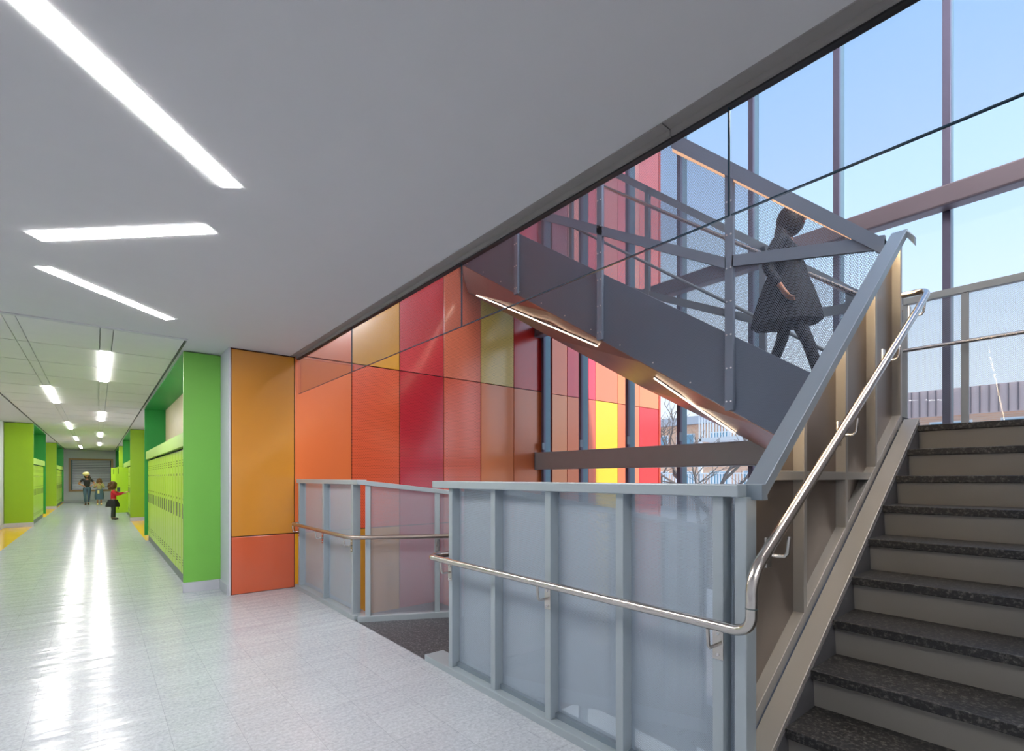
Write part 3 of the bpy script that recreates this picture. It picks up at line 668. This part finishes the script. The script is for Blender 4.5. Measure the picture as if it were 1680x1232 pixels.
build('light_strip', MB().hexa([led(2.1, 0), led(4.36, 0), led(4.36, 0.012), led(2.1, 0.012)], [tuple(Vector(led(x, o))+Vector((0, 0, 0.01))) for x, o in ((2.1, 0), (4.36, 0), (4.36, 0.012), (2.1, 0.012))]), M['led_guard'], ga)
gz = lambda x: lz(x)-0.02
studs = [(2.065, 2.105), (2.667, 2.705), (3.262, 3.30), (3.812, 3.85), (4.395, 4.435)]
for x0, x1 in studs:
    build('stud', MB().prismY([(x0, lz(x0)+0.055), (x1, lz(x1)+0.055), (x1, ts(x1)), (x0, ts(x0))], 0.972, 1.03), M['riser'], ga, bevel=0.002)
build('mid_rail', MB().box(2.25, 3.81, 0.974, 1.03, 1.386, 1.43), M['riser'], ga, bevel=0.002)
build('bottom_rail', MB().prismY([(2.06, lz(2.06)-0.005), (4.435, lz(4.435)-0.005), (4.435, lz(4.435)+0.06), (2.06, lz(2.06)+0.06)], 0.972, 1.03), M['riser'], ga, bevel=0.002)
for (x0, x1) in zip([s_[1] for s_ in studs[:-1]], [s_[0] for s_ in studs[1:]]):
    build('sheet_panel', MB().prismY([(x0-0.02, gz(x0)), (x1+0.012, gz(x1)), (x1+0.012, ts(x1)), (x0-0.02, ts(x0))], 1.022, 1.026), M['guard_sheet'], ga)
build('lower_skirt', MB().prismY([(1.97, 0.0), (1.97, lz(1.97)), (4.40, lz(4.40)), (4.40, 1.45), (3.9, 1.2)], 0.990, 1.0), M['stringer'], ga)
# landing guard in front of the glazing
lg = thing('guardrail', 'thin bronze guardrail with mesh on the landing in front of the sky', 'guardrail', (6.0, 0.4, zL))
build('top_rail', MB().box(5.97, 6.02, SY0, 1.30, 3.055, 3.12), M['beam'], lg, bevel=0.003)
build('handrail', MB().tube([(5.93, SY0, 2.607), (5.93, 1.29, 2.607)], 0.018, 10), M['stainless'], lg, smooth=True)
for y in (1.297, 0.857, 0.0, -0.7): build('post', MB().box(5.975, 6.015, y-0.025, y+0.025, zL, 3.06), M['beam'], lg)
build('perforated_panel', MB().box(5.996, 5.999, SY0, 1.29, zL+0.02, 3.06), perforated('landing_mesh', srgb(150, 155, 165), ('Y', 'Z'), 0.010, 0.455), lg)

# ------------------------------------------------------------------ flight B (upper flight, rising away along the glazing)
fb = thing('upper_stair', 'dark slate upper stair flight climbing away with brown soffit', 'stairs', (5.1, 3.8, 2.5))
nb = lambda y: 0.60+0.633*y        # underside line of the near face
fbz = lambda y: 0.17+0.59*y        # underside line of the far face
Y0, Y1 = 1.25, 6.60
for k in range(1, 20):
    y = 1.2+0.28*(k-1); z = zL+0.1753*k
    if y > 6.4: break
    build('tread', MB().box(4.47, 5.9, y, min(y+0.30, 6.6), z-0.04, z), M['granite'], fb)
    build('riser', MB().box(4.47, 5.9, y+0.02, y+0.032, z-0.175, z-0.04), M['riser'], fb)
build('near_stringer', MB().prismX([(Y0, nb(Y0)), (Y1, nb(Y1)), (Y1, 1.17+0.685*Y1), (Y0, 1.17+0.685*Y0)], 4.42, 4.46), M['stringer'], fb)
build('far_stringer', MB().prismX([(Y0, 0.80+0.63*Y0), (Y1, 0.80+0.63*Y1), (Y1, 1.12+0.63*Y1), (Y0, 1.12+0.63*Y0)], 5.9, 5.94), M['stringer'], fb)
FAR = [(5.94, 1.25, 0.93), (5.94, 2.534, 1.701), (5.9, 2.752, 1.839), (5.6, 4.015, 2.595), (5.1, 5.222, 3.423), (4.56, 6.598, 4.352)]
NEAR = [(4.405, y, nb(y)-0.01) for y in (0.98, 1.25, 2.0, 3.2, 4.6, 6.598)]
mb = MB(); vv = NEAR+FAR; n6 = 6
vv = vv+[(x, y, z+0.012) for x, y, z in vv]
fs = []
for i in range(5):
    fs += [(i, n6+i, n6+i+1, i+1), (12+i, 12+i+1, 12+n6+i+1, 12+n6+i), (i, i+1, 12+i+1, 12+i), (n6+i, 12+n6+i, 12+n6+i+1, n6+i+1)]
fs += [(0, 12, 12+n6, n6), (5, n6+5, 12+n6+5, 12+5)]
build('soffit', mb.add(vv, fs), M['soffit'], fb)
# perforated screen along the near side
sc = thing('stair_screen', 'tall perforated slate screen on the near side of the upper flight', 'screen', (4.4, 3.8, 2.0))
tb = lambda y: 3.088+(y-1.108)*1.0 if y < 2.76 else 4.74+(y-2.76)*0.70
ysn = [1.06, 2.218, 3.728, 5.2, 6.6]
for a, b in zip(ysn[:-1], ysn[1:]):
    pts = [(a, nb(a)), (b, nb(b)), (b, tb(b))] + ([(2.76, tb(2.76))] if a < 2.76 < b else []) + [(a, tb(a))]
    build('perforated_panel', MB().prismX(pts, 4.398, 4.401), M['screen'], sc)
for y in ysn[1:4]:
    p = build('post', MB().box(4.375, 4.415, y-0.038, y+0.038, nb(y), tb(y)), M['stringer'], sc)
    for kk in range(0, 9):
        z = nb(y)+0.08+kk*0.3
        if z < tb(y):
            for dy in (-0.02, 0.02): build('bolt', MB().tube([(4.370, y+dy, z), (4.376, y+dy, z)], 0.008, 6), M['bolt'], p)
mb = MB()
y = 1.35
while y < 6.5: mb.tube([(4.392, y, nb(y)+0.06), (4.399, y, nb(y)+0.06)], 0.008, 6); y += 0.42
build('edge_bolt', mb, M['bolt'], sc)
mb = MB(); mb.prismX([(1.06, 3.15), (1.06, 3.05), (2.19, 3.29), (2.19, 3.39)], 4.375, 4.41); mb.prismX([(2.25, 3.39), (2.25, 3.29), (6.55, 5.78), (6.55, 5.90)], 4.375, 4.41)
build('kinked_bar', mb, M['stringer'], sc)
build('sloping_bar', MB().prismX([(1.06, 3.12), (1.06, 3.00), (2.80, 4.66), (2.80, 4.82)], 4.36, 4.43), M['stringer'], sc)
build('amber_strip', MB().prismX([(1.20, 3.165), (1.20, 3.135), (2.80, 4.63), (2.80, 4.66)], 4.385, 4.44), M['led_rail'], sc)
# far side guard of the upper flight
fg = thing('stair_screen', 'far perforated guard of the upper flight with twin handrails by the glazing', 'guardrail', (6.0, 3.8, 2.0))
rt = lambda y: 3.336+(y-1.70)*0.868
build('perforated_panel', MB().prismX([(1.32, fbz(1.32)+0.3), (6.5, fbz(6.5)+0.3), (6.5, rt(6.5)), (1.32, rt(1.32))], 5.985, 5.988), perforated('far_guard_mesh', srgb(130, 140, 160), ('Y', 'Z'), 0.016, 0.455), fg)
build('top_rail', MB().prismX([(1.3, rt(1.3)-0.10), (6.5, rt(6.5)-0.12), (6.5, rt(6.5)), (1.3, rt(1.3))], 5.97, 6.03), M['steel_dark'], fg)
for y in (1.75, 2.63, 4.22, 5.7): build('post', MB().box(5.97, 6.02, y-0.035, y+0.035, fbz(y)+0.3, rt(y)-0.05), M['steel_dark'], fg)
build('upper_handrail', MB().tube([(5.90, 1.3, 2.97), (5.90, 6.4, 6.94)], 0.024, 10), M['stainless'], fg, smooth=True)
build('lower_handrail', MB().tube([(5.90, 1.5, 2.40), (5.90, 6.4, 6.05)], 0.020, 10), M['steel_dark'], fg, smooth=True)
mb = MB(); mb.prismX([(1.3, 3.17), (1.3, 3.07), (2.55, 3.16), (2.55, 3.26)], 5.975, 6.01); mb.prismX([(2.63, 3.27), (2.63, 3.17), (6.5, 5.04), (6.5, 5.14)], 5.975, 6.01)
build('kinked_bar', mb, M['steel_dark'], fg)
# skewed light strips in the brown soffit
def soffit_strip(pts, label):
    t = thing('soffit_light', label, 'light', pts[2], 'light strips in the brown stair soffit')
    build('diffuser', MB().tube([(x, y, z-0.022) for x, y, z in pts], 0.009, 8), M['led_warm'], t)
    build('housing', MB().tube([(x, y, z-0.006) for x, y, z in pts], 0.010, 8), M['steel_dark'], t)
soffit_strip([(4.548, 6.35, 4.26), (4.574, 5.794, 3.969), (4.666, 5.181, 3.634), (4.651, 4.537, 3.295), (4.534, 3.892, 2.966)], 'warm light strip high in the brown soffit, beside the mustard wall panel')
soffit_strip([(4.659, 3.199, 2.501), (4.806, 2.962, 2.285), (5.096, 2.816, 2.097), (5.665, 2.799, 1.93)], 'warm light strip low in the brown soffit, ending by the sloping guard')

# ------------------------------------------------------------------ outdoors
struct('ground', MB().box(6.7, 120, -80, 120, -2.2, -2.0), M['ground'])
bd = thing('brick_building', 'tan brick building with ribbed brown metal roof band across the yard', 'building', (32, 6, -2))
build('wall', MB().box(30.1, 40, -30, 12.0, -2.0, 4.23), M['brick'], bd)
build('roof_band', MB().box(30, 40.1, -30, 12.1, 4.23, 5.46), M['metal_roof'], bd)
mb = MB(); y = -10.0
while y < 12: mb.box(29.93, 30, y-0.02, y+0.02, 4.25, 5.44); y += 0.30
build('roof_seams', mb, M['seam'], bd)
for y in (4.8, 2.4, 0.4, -2.0, 7.6, 10.0):
    f = build('window', MB().box(30.02, 30.1, y-0.75, y+0.75, 2.7, 3.98), M['white'], bd)
    build('pane', MB().box(30.0, 30.03, y-0.68, y-0.03, 2.78, 3.9), M['winglass'], f); build('pane', MB().box(30.0, 30.03, y+0.03, y+0.68, 2.78, 3.9), M['winglass'], f)
b2 = thing('apartment_building', 'tan brick apartment block with grey roof behind bare tree branches', 'building', (36, 22, -2))
build('wall', MB().box(34.1, 44, 13.0, 34, -2.0, 5.3), M['brick'], b2)
build('roof', MB().prismY([(33.6, 5.3), (44.2, 5.3), (39, 6.6)], 12.6, 34.4), M['shingle'], b2)
for y in (22.8, 20.6, 17.9, 15.5):
    for z in (3.2, 0.4):
        f = build('window', MB().box(34.0, 34.1, y-0.75, y+0.75, z, z+1.45), M['white'], b2)
        build('pane', MB().box(33.98, 34.01, y-0.66, y-0.04, z+0.08, z+1.37), M['winglass'], f); build('pane', MB().box(33.98, 34.01, y+0.04, y+0.66, z+0.08, z+1.37), M['winglass'], f)
bal = thing('balcony_railing', 'white picket balcony railing on the brick block outside', 'railing', (24, 11, 0.2))
for nm, (ya, yb, za, zb) in {'lower': (10.2, 14.6, -0.6, 1.55), 'upper': (10.2, 12.6, 3.25, 4.3)}.items():
    mb = MB(); y = ya
    while y < yb: mb.box(22.0, 22.05, y, y+0.05, za, zb); y += 0.14
    build('pickets', mb, M['white'], bal); build('rail', MB().box(21.98, 22.07, ya, yb, zb, zb+0.06), M['white'], bal)
build('balcony_slab', MB().box(22.0, 24.5, 10.2, 14.6, -0.8, -0.6), M['snow'], bal); build('balcony_slab', MB().box(22.0, 24.5, 10.2, 12.6, 3.1, 3.25), M['snow'], bal)
build('balcony_post', MB().box(22.0, 22.15, 12.5, 12.65, -2.0, 3.2), M['white'], bal)
build('sign_board', MB().hexa([(10.90, 6.02, 0.55), (10.95, 6.02, 0.55), (10.95, 5.86, 0.52), (10.90, 5.86, 0.52)], [(10.90, 5.80, 1.12), (10.95, 5.80, 1.12), (10.95, 5.64, 1.10), (10.90, 5.64, 1.10)]), M['white'], label='tilted white board outdoors behind the foreground mesh', cat='sign')
build('sign_post', MB().tube([(10.98, 5.9, -2.0), (10.98, 5.83, 0.9)], 0.02, 8), M['steel_dark'], label='thin grey post holding the tilted white board', cat='post')
build('low_wall', MB().prismX([(5.5, -2.0), (20, -2.0), (20, 0.9), (5.5, -0.2)], 17, 17.3), M['snow'], label='pale sloping yard wall outside the glazing', cat='wall')
def tree(base, h, seed, label):
    rnd = random.Random(seed); mb = MB()
    def br(p, d, l, r, dep):
        n = 4; pts = [p]; q = p; dd = d.copy()
        for i in range(n):
            dd = (dd+Vector((rnd.uniform(-.22, .22), rnd.uniform(-.22, .22), rnd.uniform(-.08, .16)))).normalized(); q = q+dd*l/n; pts.append(q)
        mb.tube(pts, [r*(1-0.45*i/n) for i in range(n+1)], 5 if dep > 1 else 8)
        if dep >= 5: return
        for i in range(3 if dep < 4 else 2):
            b_ = pts[rnd.choice((2, 3, 4, 4))]
            nd = (dd*0.7+Vector((rnd.uniform(-1, 1), rnd.uniform(-1, 1), rnd.uniform(-0.2, .7)))).normalized()
            br(b_, nd, l*0.72, r*0.55, dep+1)
    br(Vector(base), Vector((0, 0, 1)), h*0.38, 0.16, 0)
    o = build('bare_tree', mb, M['bark'], label=label, cat='tree', loc=base)
tree((24, 15.8, -2), 8.0, 3, 'bare leafless tree outside, left of the mullion gap')
tree((14.5, 7.9, -2), 6.0, 11, 'bare leafless tree outside, right of the mullion gap')

# ------------------------------------------------------------------ people
def skin_mesh(name, chains, mat, parent, sub=2):
    """chains: list of lists of (x,y,z,r); coincident points are welded into one graph"""
    vs, rs, es, idx = [], [], [], {}
    for ch in chains:
        prev = None
        for x, y, z, r in ch:
            k = (round(x, 4), round(y, 4), round(z, 4))
            if k not in idx: idx[k] = len(vs); vs.append((x, y, z)); rs.append(r)
            i = idx[k]
            if prev is not None and prev != i: es.append((prev, i))
            prev = i
    me = bpy.data.meshes.new(name); me.from_pydata(vs, es, []); me.update()
    o = bpy.data.objects.new(name, me); COL.objects.link(o)
    if parent: o.parent = parent
    sk_ = o.modifiers.new('skin', 'SKIN'); sk_.use_smooth_shade = True
    for i, r in enumerate(rs):
        d = me.skin_vertices[0].data[i]; d.radius = r if isinstance(r, tuple) else (r, r); d.use_root = (i == 0)
    s_ = o.modifiers.new('sub', 'SUBSURF'); s_.levels = sub; s_.render_levels = sub
    me.materials.append(mat); return o
def lp(a, b, t): return tuple(a[i]*(1-t)+b[i]*t for i in range(3))
def hand(w, d, palm_n, s):
    """chains for palm, four fingers and thumb starting at wrist w along d"""
    w = Vector(w); d = Vector(d).normalized(); n = Vector(palm_n); n = (n-n.dot(d)*d).normalized(); c = d.cross(n)
    out = []; mid_ = w+d*0.045*s
    out.append([(*w, 0.022*s), (*mid_, (0.030*s))])
    for i, (o_, l) in enumerate(((-0.026, 0.066), (-0.009, 0.076), (0.009, 0.072), (0.026, 0.056))):
        b = w+d*0.085*s+c*o_*s; e = b+d*l*0.5*s+n*0.01*s; f = b+d*l*0.85*s+n*0.032*s
        out.append([(*mid_, 0.03*s), (*b, 0.0105*s), (*e, 0.009*s), (*f, 0.007*s)])
    b = w+d*0.025*s-c*0.028*s; e = b+d*0.03*s-c*0.022*s+n*0.012*s; f = e+d*0.026*s+n*0.012*s
    out.append([(*mid_, 0.03*s), (*b, 0.013*s), (*e, 0.010*s), (*f, 0.008*s)])
    return out
def person(label, loc, rz, h, J, head_tilt=(0, 0)):
    """J: joint dict in units of height, x right, y back, z up, facing -y"""
    t = thing('person', label, 'person', loc); t.rotation_euler = (0, 0, rz); t['_o'] = (0, 0, 0)
    g_ = lambda k: tuple(v*h for v in J[k])
    s = h/1.7; P_ = g_('pelvis'); C_ = g_('chest'); NK = g_('neck'); HD = g_('head')
    ch = [[(*P_, (0.125*s, 0.10*s)), (*lp(P_, C_, .5), (0.115*s, 0.09*s)), (*C_, (0.135*s, 0.095*s)), (*NK, 0.05*s), (*lp(NK, HD, .45), (0.055*s, .06*s)), (*HD, (0.075*s, 0.09*s)), (HD[0], HD[1], HD[2]+0.07*s, (0.055*s, .065*s))]]
    for S in 'LR':
        sh, elb, wr = g_('sh'+S), g_('el'+S), g_('wr'+S)
        ch.append([(*C_, (0.135*s, 0.095*s)), (*sh, 0.052*s), (*lp(sh, elb, .5), 0.045*s), (*elb, 0.038*s), (*lp(elb, wr, .5), 0.033*s), (*wr, 0.022*s)])
        ch += hand(wr, Vector(wr)-Vector(elb), (0.2, -0.6, -0.5), s)
        hp, kn, an, toe = g_('hip'+S), g_('kn'+S), g_('an'+S), g_('toe'+S)
        ch.append([(*P_, (0.125*s, 0.10*s)), (*hp, 0.085*s), (*lp(hp, kn, .5), 0.072*s), (*kn, 0.052*s), (*lp(kn, an, .4), 0.050*s), (*an, 0.034*s), (*toe, 0.028*s)])
    skin_mesh('body', ch, M['skin'], t)
    # face
    fz = HD[2]; fy = HD[1]-0.088*s
    for dx in (-0.03, 0.03): build('eye', MB().ball((HD[0]+dx*s, fy+0.006*s, fz+0.01*s), 0.011*s, 8, 6), M['shoe'], t, smooth=True)
    build('nose', MB().ball((HD[0], fy-0.004*s, fz-0.018*s), (0.012*s, 0.016*s, 0.02*s), 8, 6), M['skin'], t, smooth=True)
    build('mouth', MB().ball((HD[0], fy+0.004*s, fz-0.048*s), (0.022*s, 0.008*s, 0.006*s), 8, 6), M['lip'], t, smooth=True)
    for dx in (-0.078, 0.078): build('ear', MB().ball((HD[0]+dx*s, HD[1], fz-0.005*s), (0.010*s, 0.018*s, 0.028*s), 8, 6), M['skin'], t, smooth=True)
    return t, g_, s, lp
def shirt(t, g_, s, mat, sleeve=1.0, name='shirt', low=0.0):
    P_, C_ = g_('pelvis'), g_('chest'); lo = (P_[0], P_[1], P_[2]+(low-0.07)*s)
    ch = [[(*lo, (0.145*s, 0.12*s)), (*lp(lo, C_, .5), (0.135*s, 0.11*s)), (*C_, (0.155*s, 0.115*s)), (*lp(C_, g_('neck'), 0.7), 0.075*s)]]
    for S in 'LR':
        sh, elb, wr = g_('sh'+S), g_('el'+S), g_('wr'+S)
        c = [(*C_, (0.155*s, 0.115*s)), (*sh, 0.066*s)]
        if sleeve <= 0.5: c += [(*lp(sh, elb, .6), 0.058*s)]
        else: c += [(*elb, 0.052*s), (*lp(elb, wr, .85), 0.040*s)]
        ch.append(c)
    return skin_mesh(name, ch, mat, t)
def trousers(t, g_, s, mat, name='trousers', r=1.0, end=0.93):
    P_ = g_('pelvis'); ch = [[(P_[0], P_[1], P_[2]+0.12*s, (0.135*s*r, 0.115*s*r)), (*P_, (0.145*s*r, 0.12*s*r))]]
    for S in 'LR':
        hp, kn, an = g_('hip'+S), g_('kn'+S), g_('an'+S)
        ch.append([(*P_, (0.145*s*r, 0.12*s*r)), (*hp, 0.098*s*r), (*lp(hp, kn, .5), 0.085*s*r), (*kn, 0.066*s*r), (*lp(kn, an, .5), 0.060*s*r), (*lp(kn, an, end), 0.050*s*r)])
    return skin_mesh(name, ch, mat, t)
def shoes(t, g_, s, mat):
    for S in 'LR':
        an, toe = g_('an'+S), g_('toe'+S)
        skin_mesh('shoe', [[(an[0], an[1]+0.03*s, an[2]-0.02*s, 0.042*s), (*lp(an, toe, .5), 0.046*s), (*toe, 0.036*s)]], mat, t)
stand = dict(pelvis=(0, 0, .53), chest=(0, 0, .72), neck=(0, 0, .83), head=(0, -.01, .915),
             shL=(-.10, 0, .80), elL=(-.15, .0, .63), wrL=(-.09, -.10, .57), shR=(.10, 0, .80), elR=(.15, .0, .63), wrR=(.09, -.10, .57),
             hipL=(-.05, 0, .50), knL=(-.05, -.01, .28), anL=(-.05, .01, .045), toeL=(-.055, -.085, .018),
             hipR=(.05, 0, .50), knR=(.05, -.01, .28), anR=(.05, .01, .045), toeR=(.055, -.085, .018))
# woman walking, black top and jeans
J = dict(stand); J.update(knL=(-.045, -.05, .28), anL=(-.03, -.03, .05), toeL=(-.03, -.12, .02), knR=(.045, .01, .28), anR=(.03, .09, .06), toeR=(.035, .02, .018),
    elL=(-.20, .02, .67), wrL=(-.08, -.08, .60), elR=(.19, .0, .66), wrR=(.13, -.13, .62), head=(0, -.03, .91))
t, g_, s, _ = person('woman in cream hat, black top and blue jeans walking down the corridor', (-0.41, 33.1, 0), rad(-2), 1.62, J)
shirt(t, g_, s, M['black'], 0.4); trousers(t, g_, s, M['denim']); shoes(t, g_, s, M['shoe'])
HD = g_('head')
build('hair', MB().ball((HD[0], HD[1]+0.03, HD[2]-0.02), (0.115, 0.10, 0.15), fn=lambda d: 0.95 if d.y > -0.3 or d.z > 0.4 else 0.72).tube([(HD[0]+0.07, HD[1]+0.02, HD[2]), (HD[0]+0.12, HD[1]-0.03, HD[2]-0.16), (HD[0]+0.12, HD[1]-0.06, HD[2]-0.28)], [0.05, 0.06, 0.03], 8), M['hair'], t, smooth=True)
build('knitted_hat', MB().ball((HD[0]-0.02, HD[1]+0.02, HD[2]+0.09), (0.125, 0.125, 0.11)).ball((HD[0]-0.06, HD[1]+0.03, HD[2]+0.10), (0.11, 0.11, 0.085)), M['cream'], t, smooth=True)
# girl beside her
J = dict(stand); J.update(elL=(-.15, -.03, .64), wrL=(-.10, -.12, .70), elR=(.14, -.03, .64), wrR=(.02, -.13, .78), knR=(.05, -.03, .28), anR=(.05, .0, .05))
t, g_, s, _ = person('girl in olive shirt and long denim skirt walking beside the woman', (0.07, 32.9, 0), rad(2), 1.36, J)
shirt(t, g_, s, M['khaki'], 1.0); shoes(t, g_, s, M['cream'])
build('skirt', MB().lathe([(0.17, 0.28), (0.19, 0.45), (0.175, 0.60), (0.15, 0.76), (0.13, 0.80)], (0, 0, 0), 24, 1.0, 0.8, 0.03, 8), M['denim'], t, smooth=True)
HD = g_('head')
build('hair', MB().ball((HD[0], HD[1]+0.03, HD[2]-0.01), (0.105, 0.09, 0.13)).ball((HD[0]-0.08, HD[1], HD[2]-0.09), (0.04, 0.05, 0.10)).ball((HD[0]+0.08, HD[1], HD[2]-0.09), (0.04, 0.05, 0.10)), M['hair2'], t, smooth=True)
build('paper', MB().box(-0.08, 0.0, -0.155, -0.15, 0.58, 0.74), M['cream'], t)
# girl in red at the lockers, seen from the side (facing right)
J = dict(stand); J.update(elL=(-.14, -.08, .66), wrL=(-.09, -.22, .68), elR=(.13, -.10, .68), wrR=(.08, -.24, .72), knL=(-.05, .0, .28), anL=(-.05, .02, .045), anR=(.05, -.02, .045), toeR=(.055, -.11, .018),
    pelvis=(0, 0, .50), hipL=(-.05, 0, .48), hipR=(.05, 0, .48), chest=(0, -.01, .68), neck=(0, 0, .80), head=(0, -.02, .90), shL=(-.10, 0, .76), shR=(.10, 0, .76))
t, g_, s, _ = person('child in red cardigan and black skirt reaching into a locker', (0.40, 21.1, 0), rad(82), 1.25, J)
shirt(t, g_, s, M['red'], 1.0, 'cardigan', 0.02); trousers(t, g_, s, M['tights'], 'tights', 1.0, 1.0); shoes(t, g_, s, M['shoe'])
build('skirt', MB().lathe([(0.185, 0.43), (0.175, 0.50), (0.15, 0.58), (0.12, 0.66)], (0, 0.01, 0), 28, 0.9, 1.0, 0.06, 9), M['black'], t, smooth=True)
HD = g_('head')
rr = random.Random(4)
mb = MB().ball((HD[0], HD[1]+0.035, HD[2]), (0.115, 0.105, 0.125))
for i in range(60):
    a, b = rr.uniform(0, 6.28), rr.uniform(-0.9, 1.5); d = Vector((math.cos(a)*math.cos(b), math.sin(a)*math.cos(b), math.sin(b)))
    if d.y < -0.75 and d.z < 0.5: continue
    mb.ball((HD[0]+d.x*0.108, HD[1]+0.04+d.y*0.105, HD[2]-0.01+d.z*0.125), rr.uniform(0.028, 0.045), 6, 5)
build('curly_hair', mb, M['hair2'], t, smooth=True)
# dark figure on the upper flight
yP = 2.02; kP = int((yP-1.2)/0.28)+1; zP = zL+0.1753*kP
J = dict(stand); J.update(pelvis=(0, 0, .54), knL=(-.055, -.10, .32), anL=(-.06, -.17, .12-.0), toeL=(-.06, -.25, .08), knR=(.05, .03, .28), anR=(.05, .12, .05), toeR=(.05, .04, .02),
    elL=(-.14, .06, .64), wrL=(-.13, -.02, .50), elR=(.14, -.05, .64), wrR=(.12, -.10, .50), head=(0, -.04, .91))
J.update(anL=(-.06, -.20, -.055), toeL=(-.06, -.28, -.08), knL=(-.055, -.12, .22))
t, g_, s, _ = person('dark silhouetted person in a flared coat walking down the upper flight', (5.1, yP, zP), rad(6), 1.72, J)
trousers(t, g_, s, M['coat'], 'trousers', 0.85); shoes(t, g_, s, M['shoe']); shirt(t, g_, s, M['coat'], 1.0, 'coat_top')
build('coat_skirt', MB().lathe([(0.29, 0.58), (0.27, 0.70), (0.22, 0.88), (0.155, 1.06), (0.15, 1.14)], (0, 0, 0), 28, 0.8, 1.05, 0.05, 7), M['coat'], t, smooth=True)
HD = g_('head')
build('hair', MB().ball((HD[0], HD[1]+0.03, HD[2]), (0.115, 0.125, 0.15)).ball((HD[0], HD[1]+0.09, HD[2]-0.13), (0.10, 0.08, 0.16)), M['hair'], t, smooth=True)

for o in bpy.data.objects:
    if '_o' in o: del o['_o']
